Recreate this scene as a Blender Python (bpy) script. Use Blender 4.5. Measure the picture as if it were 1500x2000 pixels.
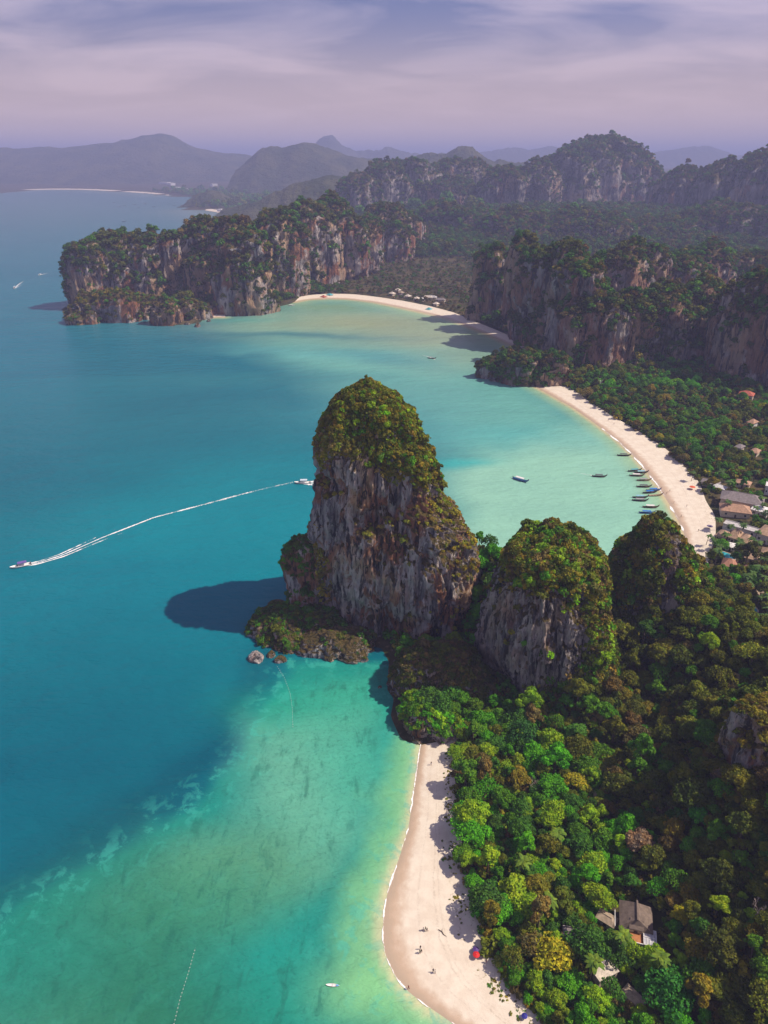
import bpy, bmesh, math, random
import numpy as np
from math import radians, sin, cos, pi
from mathutils import Vector, Matrix
for o in list(bpy.data.objects): bpy.data.objects.remove(o)
SC = bpy.context.scene
COL = SC.collection
random.seed(7); RNG = np.random.default_rng(7)

# ------------------------------------------------------------------ camera
CAM_H, PITCH, FPX = 200.0, 26.4, 1388.0        # metres, degrees, focal length in pixels of the 1500x2000 photograph
cam_d = bpy.data.cameras.new('camera'); cam = bpy.data.objects.new('camera', cam_d); COL.objects.link(cam)
cam.location = (0, 0, CAM_H); cam.rotation_euler = (radians(90 - PITCH), 0, 0)
cam_d.sensor_fit = 'VERTICAL'; cam_d.sensor_height = 36.0; cam_d.lens = FPX / 2000 * 36
cam_d.clip_start = 1; cam_d.clip_end = 250000
SC.camera = cam
SC.render.resolution_x, SC.render.resolution_y = 768, 1024

# ------------------------------------------------------------------ sun and sky
SUN_EL, SUN_AZ = 51.0, -1.0                    # elevation; direction towards the sun, degrees from +X towards +Y
sd = Vector((cos(radians(SUN_EL)) * cos(radians(SUN_AZ)), cos(radians(SUN_EL)) * sin(radians(SUN_AZ)), sin(radians(SUN_EL))))
sun_d = bpy.data.lights.new('sun', 'SUN'); sun = bpy.data.objects.new('sun', sun_d); COL.objects.link(sun)
sun_d.energy = 5.0; sun_d.angle = radians(0.53); sun_d.color = (1.0, 0.87, 0.71)
sun.rotation_euler = sd.to_track_quat('Z', 'Y').to_euler(); sun.location = (300, 0, 600)

world = bpy.data.worlds.new('World'); SC.world = world; world.use_nodes = True
wn, wl = world.node_tree.nodes, world.node_tree.links
wn.clear()
def wnode(t, **k):
    n = wn.new(t)
    for a, v in k.items():
        if a in n.inputs: n.inputs[a].default_value = v
        else: setattr(n, a, v)
    return n
sky = wnode('ShaderNodeTexSky'); sky.sky_type = 'NISHITA'; sky.sun_disc = False
sky.sun_elevation = radians(SUN_EL); sky.sun_rotation = radians(90 - SUN_AZ); sky.air_density = 1.0; sky.dust_density = 1.6; sky.ozone_density = 1.5
tc = wnode('ShaderNodeTexCoord'); sep = wnode('ShaderNodeSeparateXYZ'); wl.new(tc.outputs['Generated'], sep.inputs[0])
# clouds: a flat layer overhead, so streaks crowd together towards the horizon
zc = wnode('ShaderNodeMath', operation='MAXIMUM'); wl.new(sep.outputs[2], zc.inputs[0]); zc.inputs[1].default_value = 0.0
za = wnode('ShaderNodeMath', operation='ADD'); wl.new(zc.outputs[0], za.inputs[0]); za.inputs[1].default_value = 0.16
dv = wnode('ShaderNodeVectorMath', operation='DIVIDE'); cz = wnode('ShaderNodeCombineXYZ')
for i in range(3): wl.new(za.outputs[0], cz.inputs[i])
wl.new(tc.outputs['Generated'], dv.inputs[0]); wl.new(cz.outputs[0], dv.inputs[1])
mp = wnode('ShaderNodeMapping'); mp.inputs['Scale'].default_value = (0.50, 0.78, 0.0); mp.inputs['Location'].default_value = (1.15, 0.35, 0); mp.inputs['Rotation'].default_value = (0, 0, radians(-16))
wl.new(dv.outputs[0], mp.inputs[0])
n1 = wnode('ShaderNodeTexNoise'); n1.inputs['Scale'].default_value = 2.3; n1.inputs['Detail'].default_value = 6; n1.inputs['Roughness'].default_value = 0.50; n1.inputs['Distortion'].default_value = 0.6
wl.new(mp.outputs[0], n1.inputs['Vector'])
cr = wnode('ShaderNodeValToRGB'); cr.color_ramp.elements[0].position = 0.42; cr.color_ramp.elements[1].position = 0.64
wl.new(n1.outputs['Fac'], cr.inputs[0])
tint = wnode('ShaderNodeMix', data_type='RGBA', blend_type='MULTIPLY'); tint.inputs[0].default_value = 1.0; tint.inputs[7].default_value = (0.88, 0.76, 1.10, 1)
wl.new(sky.outputs[0], tint.inputs[6])
cmix = wnode('ShaderNodeMix', data_type='RGBA'); cmix.inputs[7].default_value = (10.4, 8.6, 10.0, 1)
cf = wnode('ShaderNodeMath', operation='MULTIPLY'); wl.new(cr.outputs[0], cf.inputs[0]); cf.inputs[1].default_value = 0.55
wl.new(cf.outputs[0], cmix.inputs[0]); wl.new(tint.outputs[2], cmix.inputs[6])
bg = wnode('ShaderNodeBackground'); bg.inputs[1].default_value = 0.068
# a pale rose band of thick air low all round the horizon
hb = wnode('ShaderNodeMapRange', interpolation_type='SMOOTHSTEP'); wl.new(sep.outputs[2], hb.inputs[0]); hb.inputs[1].default_value = 0.0; hb.inputs[2].default_value = 0.17; hb.inputs[3].default_value = 1.0; hb.inputs[4].default_value = 0.0
hmix = wnode('ShaderNodeMix', data_type='RGBA'); hmix.inputs[7].default_value = (10.4, 7.6, 7.0, 1); wl.new(hb.outputs[0], hmix.inputs[0]); wl.new(cmix.outputs[2], hmix.inputs[6])
wl.new(hmix.outputs[2], bg.inputs[0]); wo = wnode('ShaderNodeOutputWorld'); wl.new(bg.outputs[0], wo.inputs[0])
vs = SC.view_settings; vs.view_transform = 'Standard'; vs.look = 'None'; vs.exposure = 0.22; vs.gamma = 1.0; vs.use_curve_mapping = False
SC.cycles.max_bounces = 5; SC.cycles.diffuse_bounces = 2; SC.cycles.glossy_bounces = 2; SC.cycles.transmission_bounces = 3; SC.cycles.transparent_max_bounces = 12; SC.cycles.volume_bounces = 0
SC.cycles.use_denoising = True

# ------------------------------------------------------------------ places: a photograph pixel as a point of the land
_c, _s = cos(radians(PITCH)), sin(radians(PITCH))
def ray(px, py):
    u, v = (px - 750) / FPX, -(py - 1000) / FPX
    return u, _c + v * _s, -_s + v * _c
def W(px, py, z=0.0):
    dx, dy, dz = ray(px, py); t = (z - CAM_H) / dz
    return np.array((dx * t, dy * t, z))
def WY(px, py, Y):
    dx, dy, dz = ray(px, py); t = Y / dy
    return np.array((dx * t, Y, CAM_H + dz * t))
def poly(pts, z=0.0): return np.array([W(x, y, z)[:2] for x, y in pts])

# ------------------------------------------------------------------ numpy noise
def _h(ix, iy, iz, seed):
    n = (ix * 374761393 + iy * 668265263 + iz * 2147483647 % 1274126177 + iz * 1103515245 + seed * 974634777) & 0xffffffff
    n = ((n ^ (n >> 13)) * 1274126177) & 0xffffffff
    n = ((n ^ (n >> 16)) * 2246822519) & 0xffffffff
    return ((n ^ (n >> 15)) & 0xffffff) / float(0xffffff)
def vnoise(x, y, z, seed=0):
    x, y, z = np.broadcast_arrays(np.asarray(x, float), np.asarray(y, float), np.asarray(z, float))
    xi, yi, zi = np.floor(x).astype(np.int64), np.floor(y).astype(np.int64), np.floor(z).astype(np.int64)
    f = lambda a: a * a * a * (a * (a * 6 - 15) + 10)
    fx, fy, fz = f(x - xi), f(y - yi), f(z - zi)
    r = 0
    for a in (0, 1):
        for b in (0, 1):
            for c in (0, 1):
                r = r + _h(xi + a, yi + b, zi + c, seed) * (fx if a else 1 - fx) * (fy if b else 1 - fy) * (fz if c else 1 - fz)
    return r * 2 - 1
def fbm(x, y, z, o=4, seed=0, g=0.5):
    r, a, s = 0, 1.0, 0.0
    for k in range(o):
        r = r + a * vnoise(x * 2 ** k + 13.7 * k, y * 2 ** k + 7.1 * k, z * 2 ** k + 3.3 * k, seed + k); s += a; a *= g
    return r / s
def sstep(a, b, x):
    t = np.clip((x - a) / (b - a), 0, 1); return t * t * (3 - 2 * t)
def seg_dist(P, A, B):
    d = B - A; t = np.clip(((P - A) @ d) / max(d @ d, 1e-9), 0, 1)
    return np.hypot(P[:, 0] - A[0] - t * d[0], P[:, 1] - A[1] - t * d[1]), t
def line_dist(P, L):
    r = np.full(len(P), 1e9)
    for a, b in zip(L[:-1], L[1:]): r = np.minimum(r, seg_dist(P, a, b)[0])
    return r
def inside(P, G):
    r = np.zeros(len(P), bool); n = len(G); j = n - 1
    for i in range(n):
        (xi, yi), (xj, yj) = G[i], G[j]
        c = (yi > P[:, 1]) != (yj > P[:, 1])
        if c.any(): r ^= c & (P[:, 0] < (xj - xi) * (P[:, 1] - yi) / (yj - yi + 1e-12) + xi)
        j = i
    return r
def sdf(P, G):
    """Distance to polygon G, positive inside."""
    d = line_dist(P, np.vstack([G, G[:1]])); return np.where(inside(P, G), d, -d)

# ------------------------------------------------------------------ mesh helpers
def mesh(name, V, F, mats=(), smooth=False, mi=None):
    """F: list of index arrays (each n x 3 or n x 4) or one such array."""
    if not isinstance(F, (list, tuple)): F = [F]
    F = [np.asarray(f, np.int32) for f in F if len(f)]
    me = bpy.data.meshes.new(name); V = np.asarray(V, np.float32)
    me.vertices.add(len(V)); me.vertices.foreach_set('co', V.ravel())
    lv = np.concatenate([f.ravel() for f in F]); tot = np.concatenate([np.full(len(f), f.shape[1], np.int32) for f in F])
    st = np.concatenate([[0], np.cumsum(tot)[:-1]]).astype(np.int32)
    me.loops.add(len(lv)); me.loops.foreach_set('vertex_index', lv.astype(np.int32))
    me.polygons.add(len(tot)); me.polygons.foreach_set('loop_start', st)
    me.polygons.foreach_set('use_smooth', np.full(len(tot), smooth))
    for m in mats: me.materials.append(m)
    if mi is not None: me.polygons.foreach_set('material_index', np.asarray(mi, np.int32))
    me.update(calc_edges=True); me.validate()
    return me
def obj(name, me, parent=None, loc=None, rot=None, **props):
    o = bpy.data.objects.new(name, me); COL.objects.link(o)
    if parent is not None: o.parent = parent
    if loc is not None: o.location = [float(c) for c in loc]
    if rot is not None: o.rotation_euler = rot if hasattr(rot, '__len__') else (0, 0, rot)
    for k, v in props.items():
        if v is not None: o[k] = v
    return o
def vattr(me, name, vals, kind='FLOAT'):
    a = me.attributes.new(name, kind, 'POINT')
    vals = np.asarray(vals, np.float32)
    if kind == 'FLOAT': a.data.foreach_set('value', vals)
    elif kind == 'FLOAT_COLOR': a.data.foreach_set('color', np.hstack([vals, np.ones((len(vals), 1), np.float32)]).ravel())
    elif kind == 'FLOAT_VECTOR': a.data.foreach_set('vector', vals.ravel())
def iattr(me, name, vals):
    a = me.attributes.new(name, 'INT', 'POINT'); a.data.foreach_set('value', np.asarray(vals, np.int32))
def grid_faces(nu, nv, wrap=False):
    """Faces for vertices laid out [v][u]; wrap joins the ends of u."""
    u = np.arange(nu if wrap else nu - 1); v = np.arange(nv - 1)
    U, Vv = np.meshgrid(u, v); U2 = (U + 1) % nu
    return np.stack([Vv * nu + U, Vv * nu + U2, (Vv + 1) * nu + U2, (Vv + 1) * nu + U], -1).reshape(-1, 4)
class MB:
    """Collects boxes, prisms and tubes; build() makes them one mesh."""
    def __init__(s): s.v, s.f, s.m = [], [], []
    def add(s, V, F, mi=0):
        b = len(s.v); s.v += [tuple(map(float, v)) for v in V]; s.f += [tuple(b + i for i in f) for f in F]; s.m += [mi] * len(F)
    def box(s, x0, x1, y0, y1, z0, z1, mi=0):
        s.add([(x0, y0, z0), (x1, y0, z0), (x1, y1, z0), (x0, y1, z0), (x0, y0, z1), (x1, y0, z1), (x1, y1, z1), (x0, y1, z1)],
              [(3, 2, 1, 0), (4, 5, 6, 7), (0, 1, 5, 4), (1, 2, 6, 5), (2, 3, 7, 6), (3, 0, 4, 7)], mi)
    def tube(s, path, rad, n=6, mi=0, cap=True):
        path = [Vector(p) for p in path]; rings = []
        for i, p in enumerate(path):
            d = (path[min(i + 1, len(path) - 1)] - path[max(i - 1, 0)]).normalized()
            q = d.to_track_quat('Z', 'Y'); r = rad[i] if hasattr(rad, '__len__') else rad
            rings.append([p + q @ Vector((r * cos(2 * pi * k / n), r * sin(2 * pi * k / n), 0)) for k in range(n)])
        V = [v for r in rings for v in r]; F = []
        for i in range(len(path) - 1):
            for k in range(n):
                k2 = (k + 1) % n; F.append((i * n + k, i * n + k2, (i + 1) * n + k2, (i + 1) * n + k))
        if cap: F += [tuple(range(n))[::-1], tuple((len(path) - 1) * n + k for k in range(n))]
        s.add(V, F, mi)
    def mesh(s, name, mats, smooth=False):
        me = bpy.data.meshes.new(name); me.from_pydata(s.v, [], s.f)
        for m in (mats if isinstance(mats, (list, tuple)) else [mats]): me.materials.append(m)
        me.polygons.foreach_set('material_index', s.m); me.polygons.foreach_set('use_smooth', [smooth] * len(s.f)); me.update()
        return me

# ------------------------------------------------------------------ materials
class NT:
    def __init__(s, name):
        s.m = bpy.data.materials.new(name); s.m.use_nodes = True; s.n = s.m.node_tree.nodes; s.l = s.m.node_tree.links
        s.b = s.n['Principled BSDF']; s.out = s.n['Material Output']
    def new(s, t, **k):
        n = s.n.new(t)
        for a, v in k.items(): setattr(n, a, v)
        return n
    def put(s, v, sock):
        if isinstance(v, bpy.types.NodeSocket): s.l.new(v, sock)
        else: sock.default_value = v
    def math(s, op, a, b=0.0, clamp=False):
        n = s.new('ShaderNodeMath', operation=op, use_clamp=clamp); s.put(a, n.inputs[0]); s.put(b, n.inputs[1]); return n.outputs[0]
    def mix(s, f, a, b, blend='MIX'):
        n = s.new('ShaderNodeMix', data_type='RGBA', blend_type=blend); s.put(f, n.inputs[0])
        for v, i in ((a, 6), (b, 7)): s.put(v if isinstance(v, bpy.types.NodeSocket) else tuple(v) + (1,) * (4 - len(v)), n.inputs[i])
        return n.outputs[2]
    def pos(s, scale=(1, 1, 1), loc=(0, 0, 0), rot=(0, 0, 0), kind='Object'):
        c = s.new('ShaderNodeTexCoord'); m = s.new('ShaderNodeMapping'); s.l.new(c.outputs[kind], m.inputs[0])
        m.inputs['Scale'].default_value = scale; m.inputs['Location'].default_value = loc; m.inputs['Rotation'].default_value = rot; return m.outputs[0]
    def noise(s, vec, scale, detail=4, rough=0.55, dist=0.0):
        n = s.new('ShaderNodeTexNoise'); s.l.new(vec, n.inputs['Vector']); n.inputs['Scale'].default_value = scale; n.inputs['Detail'].default_value = detail
        n.inputs['Roughness'].default_value = rough; n.inputs['Distortion'].default_value = dist; return n.outputs['Fac']
    def ramp(s, f, a, b, lo=0.0, hi=1.0):
        n = s.new('ShaderNodeMapRange', interpolation_type='SMOOTHSTEP'); s.put(f, n.inputs[0])
        for i, v in zip((1, 2, 3, 4), (a, b, lo, hi)): n.inputs[i].default_value = v
        return n.outputs[0]
    def attr(s, name, kind='GEOMETRY', out='Fac'):
        n = s.new('ShaderNodeAttribute', attribute_name=name, attribute_type=kind); return n.outputs[out]
    def bump(s, h, strength, dist):
        n = s.new('ShaderNodeBump'); s.l.new(h, n.inputs['Height']); n.inputs['Strength'].default_value = strength; n.inputs['Distance'].default_value = dist
        s.l.new(n.outputs[0], s.b.inputs['Normal'])
    def set(s, color=None, rough=None, spec=None):
        if color is not None: s.put(color if isinstance(color, bpy.types.NodeSocket) else tuple(color) + (1,) * (4 - len(color)), s.b.inputs['Base Color'])
        if rough is not None: s.put(rough, s.b.inputs['Roughness'])
        if spec is not None: s.b.inputs['Specular IOR Level'].default_value = spec
        return s.m
def paint(name, col, rough=0.6, var=0.12, scale=1.2, spec=0.35):
    t = NT(name); f = t.noise(t.pos(), scale, 5, 0.65)
    c2 = tuple(max(0, c * (1 - 2 * var)) for c in col); c1 = tuple(c * (1 + var) for c in col)
    return t.set(t.mix(t.ramp(f, 0.3, 0.7), c2, c1), rough, spec)
def srgb(r, g, b): return tuple(((c / 255) / 12.92 if c / 255 < 0.04045 else ((c / 255 + 0.055) / 1.055) ** 2.4) for c in (r, g, b))
# ================================================================== shared materials
def rock_material(name, s, warm=0.5, moss=True, pale=1.0, wt=0.0):
    """Grey limestone, streaked downwards, with rust and cream stains; s is the size of its features in metres."""
    t = NT(name); p = t.pos((1 / s, 1 / s, 0.16 / s)); q = t.pos((1 / s, 1 / s, 0.55 / s), loc=(7, 3, 1)); iso = t.pos((1 / s,) * 3, loc=(3, 9, 5))
    streak = t.noise(p, 0.55, 6, 0.66, 0.35); fine = t.noise(p, 2.4, 6, 0.7); big = t.noise(q, 0.16, 4, 0.55, 0.6); rust = t.noise(q, 0.23, 6, 0.66, 0.9)
    c = t.mix(t.ramp(streak, 0.38, 0.62), (0.105 * pale, 0.098 * pale, 0.110 * pale), (0.44 * pale, 0.395 * pale, 0.37 * pale))
    c = t.mix(t.math('MULTIPLY', t.ramp(fine, 0.52, 0.66), 0.65), c, (0.60 * pale, 0.56 * pale, 0.53 * pale))
    c = t.mix(t.math('MULTIPLY', t.ramp(rust, 0.52 - wt, 0.62 - wt), warm), c, (0.34, 0.15, 0.075))
    c = t.mix(t.math('MULTIPLY', t.ramp(big, 0.54 - wt, 0.66 - wt), warm * 0.8), c, (0.58, 0.40, 0.24))
    c = t.mix(t.math('MULTIPLY', t.ramp(t.noise(p, 1.0, 6, 0.68), 0.52, 0.60), 0.9), c, (0.022, 0.023, 0.030))
    c = t.mix(t.math('MULTIPLY', t.ramp(t.noise(t.pos((1 / s, 1 / s, 0.09 / s), loc=(11, 2, 4)), 3.4, 5, 0.7), 0.56, 0.64), 0.75), c, (0.03, 0.03, 0.036))
    if moss:
        g = t.new('ShaderNodeNewGeometry'); sx = t.new('ShaderNodeSeparateXYZ'); t.l.new(g.outputs['Normal'], sx.inputs[0])
        up = t.math('ADD', sx.outputs[2], t.math('MULTIPLY', t.math('SUBTRACT', t.noise(iso, 1.2, 4), 0.5), 0.9))
        veg = t.mix(t.ramp(t.noise(iso, 2.3, 4), 0.35, 0.65), (0.06, 0.058, 0.018), (0.17, 0.12, 0.045))
        c = t.mix(t.ramp(up, 0.36, 0.60), c, veg)
    t.bump(t.math('ADD', streak, t.math('MULTIPLY', fine, 0.6)), 1.0, 1.5 * s)
    return t.set(c, 0.92, 0.15)
ROCK_NEAR = rock_material('limestone', 3.2, 0.95, pale=1.3, wt=0.04)
ROCK_HILL = rock_material('limestone grey blue', 3.0, 0.4, pale=1.15)
ROCK_MID = rock_material('limestone of the middle cliffs', 7.5, 0.8, pale=1.4, wt=0.07)
ROCK_FAR = rock_material('limestone of the headland', 8.0, 1.0, pale=1.4, wt=0.06)
ROCK_RIDGE = rock_material('limestone of the back ridge', 14.0, 0.75, pale=1.1)

def foliage_material(name, trans=0.25):
    t = NT(name); tint = t.attr('tint', 'INSTANCER', 'Color'); var = t.attr('leafvar', 'GEOMETRY', 'Fac')
    lo = t.mix(1.0, tint, (0.86, 0.88, 0.70), 'MULTIPLY'); hi = t.mix(1.0, tint, (2.05, 1.90, 1.40), 'MULTIPLY')
    c = t.mix(var, lo, hi); hue = t.noise(t.pos((0.55,) * 3), 1.0, 3, 0.6)
    c = t.mix(t.ramp(hue, 0.38, 0.64), t.mix(1.0, c, (0.84, 0.95, 1.1), 'MULTIPLY'), t.mix(1.0, c, (1.30, 1.12, 0.8), 'MULTIPLY')); t.set(c, 0.75, 0.2)
    tr = t.new('ShaderNodeBsdfTranslucent'); t.l.new(c, tr.inputs[0]); mx = t.new('ShaderNodeMixShader'); mx.inputs[0].default_value = trans
    t.l.new(t.b.outputs[0], mx.inputs[1]); t.l.new(tr.outputs[0], mx.inputs[2]); t.l.new(mx.outputs[0], t.out.inputs[0])
    return t.m
LEAF = foliage_material('leaves')
BARK = paint('bark', (0.16, 0.115, 0.08), 0.9, 0.25, 3)
BONE = paint('bare grey wood', (0.42, 0.34, 0.29), 0.9, 0.2, 3)

# ================================================================== shorelines
SHORE1 = poly([(842, 1440), (822, 1450), (816, 1490), (810, 1530), (803, 1580), (797, 1620), (783, 1665), (768, 1710), (756, 1745), (749, 1790), (747, 1830), (751, 1862), (764, 1890), (776, 1915), (800, 1940), (836, 1966), (872, 1990), (905, 2015), (960, 2060), (1030, 2140)])
VEG1 = poly([(890, 1446), (886, 1462), (880, 1510), (884, 1560), (888, 1620), (895, 1680), (905, 1730), (920, 1790), (936, 1840), (952, 1880), (972, 1912), (992, 1944), (1015, 1970), (1045, 2000), (1095, 2060), (1160, 2140)])
SHORE2 = poly([(1005, 742), (1035, 750), (1075, 772), (1120, 797), (1165, 829), (1205, 860), (1237, 890), (1262, 920), (1287, 952), (1307, 984), (1322, 1012), (1336, 1040), (1345, 1080), (1350, 1120)])
VEG2 = poly([(1020, 740), (1075, 746), (1112, 762), (1150, 790), (1195, 818), (1245, 848), (1293, 880), (1324, 908), (1350, 935), (1362, 955), (1372, 985), (1390, 1012), (1392, 1050), (1386, 1080), (1378, 1110)])
SHORE3 = poly([(575, 590), (600, 585), (640, 583), (680, 584), (730, 590), (775, 599), (825, 610), (875, 622), (915, 637), (960, 655), (1000, 674), (1020, 685)])
VEG3 = poly([(585, 582), (610, 578), (645, 576), (690, 577), (740, 583), (785, 590), (835, 600), (885, 613), (925, 630), (965, 646), (1005, 664), (1030, 678)])
SHORE4 = poly([(375, 628), (395, 622), (420, 620), (440, 620)]); VEG4 = poly([(380, 620), (398, 615), (420, 613), (440, 614)])
SHORE5 = poly([(400, 411), (430, 416), (460, 424), (490, 434), (520, 445)]); VEG5 = poly([(404, 408), (434, 412), (465, 420), (495, 430), (525, 441)])
SHORE6 = poly([(30, 374), (60, 371), (110, 370), (170, 371), (230, 374), (290, 378), (330, 382)]); VEG6 = poly([(30, 372.3), (60, 369.6), (110, 368.6), (170, 369.4), (230, 372), (290, 376), (330, 380)])
LAND = np.vstack([[(300, -60)], VEG1[::-1],
    poly([(850, 1446), (802, 1432), (786, 1398), (792, 1362), (778, 1345), (780, 1290), (760, 1256), (700, 1246), (640, 1244), (590, 1240), (560, 1225), (545, 1200), (540, 1180)]),
    [(-46, 292), (-30, 322), (0, 330), (35, 315), (60, 290), (85, 288), (112, 305), (140, 330)],
    VEG2[::-1], poly([(965, 737), (952, 715), (962, 695), (990, 687)]), VEG3[::-1],
    poly([(562, 593), (520, 603), (490, 611), (440, 614), (398, 615), (385, 630), (342, 634), (300, 621), (215, 625), (150, 631), (132, 621), (127, 604)]),
    [(-490, 1190), (-400, 1270), (-280, 1340), (-200, 1450), (-260, 1700)],
    VEG5[::-1], poly([(372, 409), (364, 400), (378, 391), (398, 386), (360, 384)]), VEG6[::-1], poly([(-60, 380), (-300, 390)]),
    [(-30000, 6000), (-70000, 70000), (70000, 70000), (70000, -60)]])

# ================================================================== the land's height
# hill backs as lines of (x, y, height, half width)
BACKS = [
    [(104, 285, 12, 34), (118, 268, 15, 38), (132, 243, 30, 42), (146, 215, 31, 44), (150, 190, 36, 62), (138, 160, 46, 66), (136, 120, 38, 70), (132, 60, 34, 70)],
    [(24, 304, 30, 20), (46, 288, 38, 22), (62, 262, 34, 26), (84, 226, 10, 30)],
    [(66, 256, 16, 30), (100, 258, 20, 34)],
    [(8, 214, 7, 12), (24, 214, 5, 16)],
]
def land_height(P):
    P = np.asarray(P, float)
    d = sdf(P, LAND)
    h = np.where(d > 0, 1.3 + 2.0 * sstep(0, 40, d), 1.3 + 0.28 * np.maximum(d, -12))
    near = (np.abs(P[:, 0]) < 400) & (P[:, 1] < 450)
    if near.any():
        Q = P[near]; g = np.zeros(len(Q))
        for L in BACKS:
            b = np.zeros(len(Q))
            for A, B in zip(L[:-1], L[1:]):
                A, B = np.array(A, float), np.array(B, float)
                dd, t = seg_dist(Q, A[:2], B[:2]); hh = A[2] + (B[2] - A[2]) * t; ww = A[3] + (B[3] - A[3]) * t
                b = np.maximum(b, hh * (1 - sstep(0.05, 1.0, dd / ww)))
            g = np.maximum(g, b)
        g = g + sstep(3, 12, g) * 3.0 * fbm(Q[:, 0] / 18, Q[:, 1] / 18, 0, 3, 5)
        h[near] += g * sstep(-2, 14, d[near])
    X, Y = P[:, 0], P[:, 1]
    inland = sstep(30, 320, d)
    h += inland * (55 * sstep(1250, 2200, Y) * sstep(-350, 50, X) + 14 * sstep(700, 1100, Y) * sstep(150, 500, X))
    h += inland * sstep(900, 3000, Y) * 12 * fbm(X / 300, Y / 300, 0.5, 4, 9)
    h += sstep(60, 1500, d) * sstep(3500, 6500, Y) * (35 + 30 * fbm(X / 900, Y / 900, 1.5, 4, 21))
    return h
def axis(*segs):
    out = []
    for a, b, st in segs: out += list(np.arange(a, b, st))
    return np.array(out)
def geo(a, b, n): return list(np.geomspace(a, b, n))
lx = np.concatenate([-np.array(geo(700, 60000, 48))[::-1], np.arange(-692, -62, 9), np.arange(-60, 230, 2.6), np.arange(230, 900, 9), np.array(geo(905, 60000, 48))])
ly = np.concatenate([np.arange(40, 380, 2.6), np.arange(380, 1400, 7), np.arange(1400, 3000, 25), np.array(geo(3000, 60000, 60))])
GX, GY = np.meshgrid(lx, ly); P2 = np.stack([GX.ravel(), GY.ravel()], 1)
zz = land_height(P2)
F = grid_faces(len(lx), len(ly)); F = F[(zz[F] > -1.9).any(1)]
use = np.zeros(len(P2), bool); use[F.ravel()] = True; idx = np.cumsum(use) - 1
t = NT('forest floor'); g1 = t.noise(t.pos((0.05,) * 3), 1.0, 6, 0.6); g2 = t.noise(t.pos((0.4,) * 3), 1.0, 5, 0.6)
c = t.mix(t.ramp(g1, 0.42, 0.6), (0.030, 0.036, 0.014), (0.085, 0.066, 0.030)); c = t.mix(t.ramp(g2, 0.55, 0.75), c, (0.19, 0.13, 0.07))
t.bump(g2, 0.6, 0.5); FLOOR = t.set(c, 0.95, 0.1)
me = mesh('ground', np.column_stack([P2, zz])[use], idx[F], [FLOOR], True)
obj('ground', me, kind='structure', label='wooded ground of the headlands and the coast behind the beaches')

# ================================================================== sea
sx_ = np.concatenate([-np.array(geo(640, 70000, 60))[::-1], np.arange(-636, -202, 6), np.arange(-200, 230, 2.2), np.arange(232, 500, 7), np.array(geo(505, 70000, 60))])
sy_ = np.concatenate([np.arange(-60, 60, 8), np.arange(60, 430, 2.2), np.arange(430, 1300, 6), np.array(geo(1306, 70000, 90))])
GX, GY = np.meshgrid(sx_, sy_); P2 = np.stack([GX.ravel(), GY.ravel()], 1); X, Y = P2.T
wx, wy = X + 14 * fbm(X / 45, Y / 45, 2, 4, 31), Y + 14 * fbm(X / 45, Y / 45, 8, 4, 37)
Pw = np.column_stack([wx, wy])
col = np.tile(np.array(srgb(0, 96, 112)), (len(P2), 1))
def blend(w, c):
    global col
    w = np.clip(w, 0, 1)[:, None]; col = col * (1 - w) + np.array(srgb(*c)) * w
def blob(px, py, rx, ry, c, w=1.0, rot=0.0, Q=None):
    q = (Pw if Q is None else Q) - W(px, py)[:2]; a = radians(rot)
    u, v = (q[:, 0] * cos(a) + q[:, 1] * sin(a)) / rx, (-q[:, 0] * sin(a) + q[:, 1] * cos(a)) / ry
    blend(w * np.exp(-(u * u + v * v)), c)
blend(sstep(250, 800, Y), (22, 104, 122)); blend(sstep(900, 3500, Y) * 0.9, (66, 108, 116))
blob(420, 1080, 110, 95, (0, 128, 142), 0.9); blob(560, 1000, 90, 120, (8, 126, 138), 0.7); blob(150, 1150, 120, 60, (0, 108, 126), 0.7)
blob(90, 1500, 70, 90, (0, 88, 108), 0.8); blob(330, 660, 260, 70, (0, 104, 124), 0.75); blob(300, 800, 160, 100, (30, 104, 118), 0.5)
# bays behind the tower
bay = np.vstack([poly([(900, 905), (820, 830), (690, 790), (600, 720), (500, 670), (430, 640)]), SHORE3, poly([(1000, 690), (960, 735)]), SHORE2, poly([(1200, 1150), (930, 1100), (880, 960)])])
bd = sdf(Pw, bay); blend(sstep(-55, 45, bd) * 0.95, (100, 164, 154))
blob(700, 800, 90, 60, (56, 132, 140), 0.5)
milky = np.vstack([poly([(890, 930), (960, 880), (1060, 850), (1130, 830)]), SHORE2[4:], poly([(1200, 1150), (930, 1100), (890, 980)])])
blend(sstep(-18, 20, sdf(Pw, milky)) * 0.85, (140, 190, 168))
blob(905, 905, 30, 9, (40, 168, 166), 0.7, 20); blob(1010, 850, 90, 30, (84, 170, 168), 0.5)
blob(740, 630, 210, 95, (142, 154, 120), 0.9); blob(640, 600, 70, 40, (120, 152, 112), 0.7); blob(870, 660, 90, 60, (150, 160, 128), 0.8)
blob(930, 700, 80, 60, (136, 158, 132), 0.6); blob(470, 625, 60, 20, (70, 150, 140), 0.6); blob(560, 655, 150, 16, (44, 112, 124), 0.75, -6); blob(740, 700, 70, 22, (62, 126, 134), 0.7, -30); blob(520, 740, 130, 30, (44, 118, 128), 0.6)  # darker bands: cloud shadows and ripples put into the water colour
blob(610, 690, 110, 24, (92, 166, 164), 0.6, -12)
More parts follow.
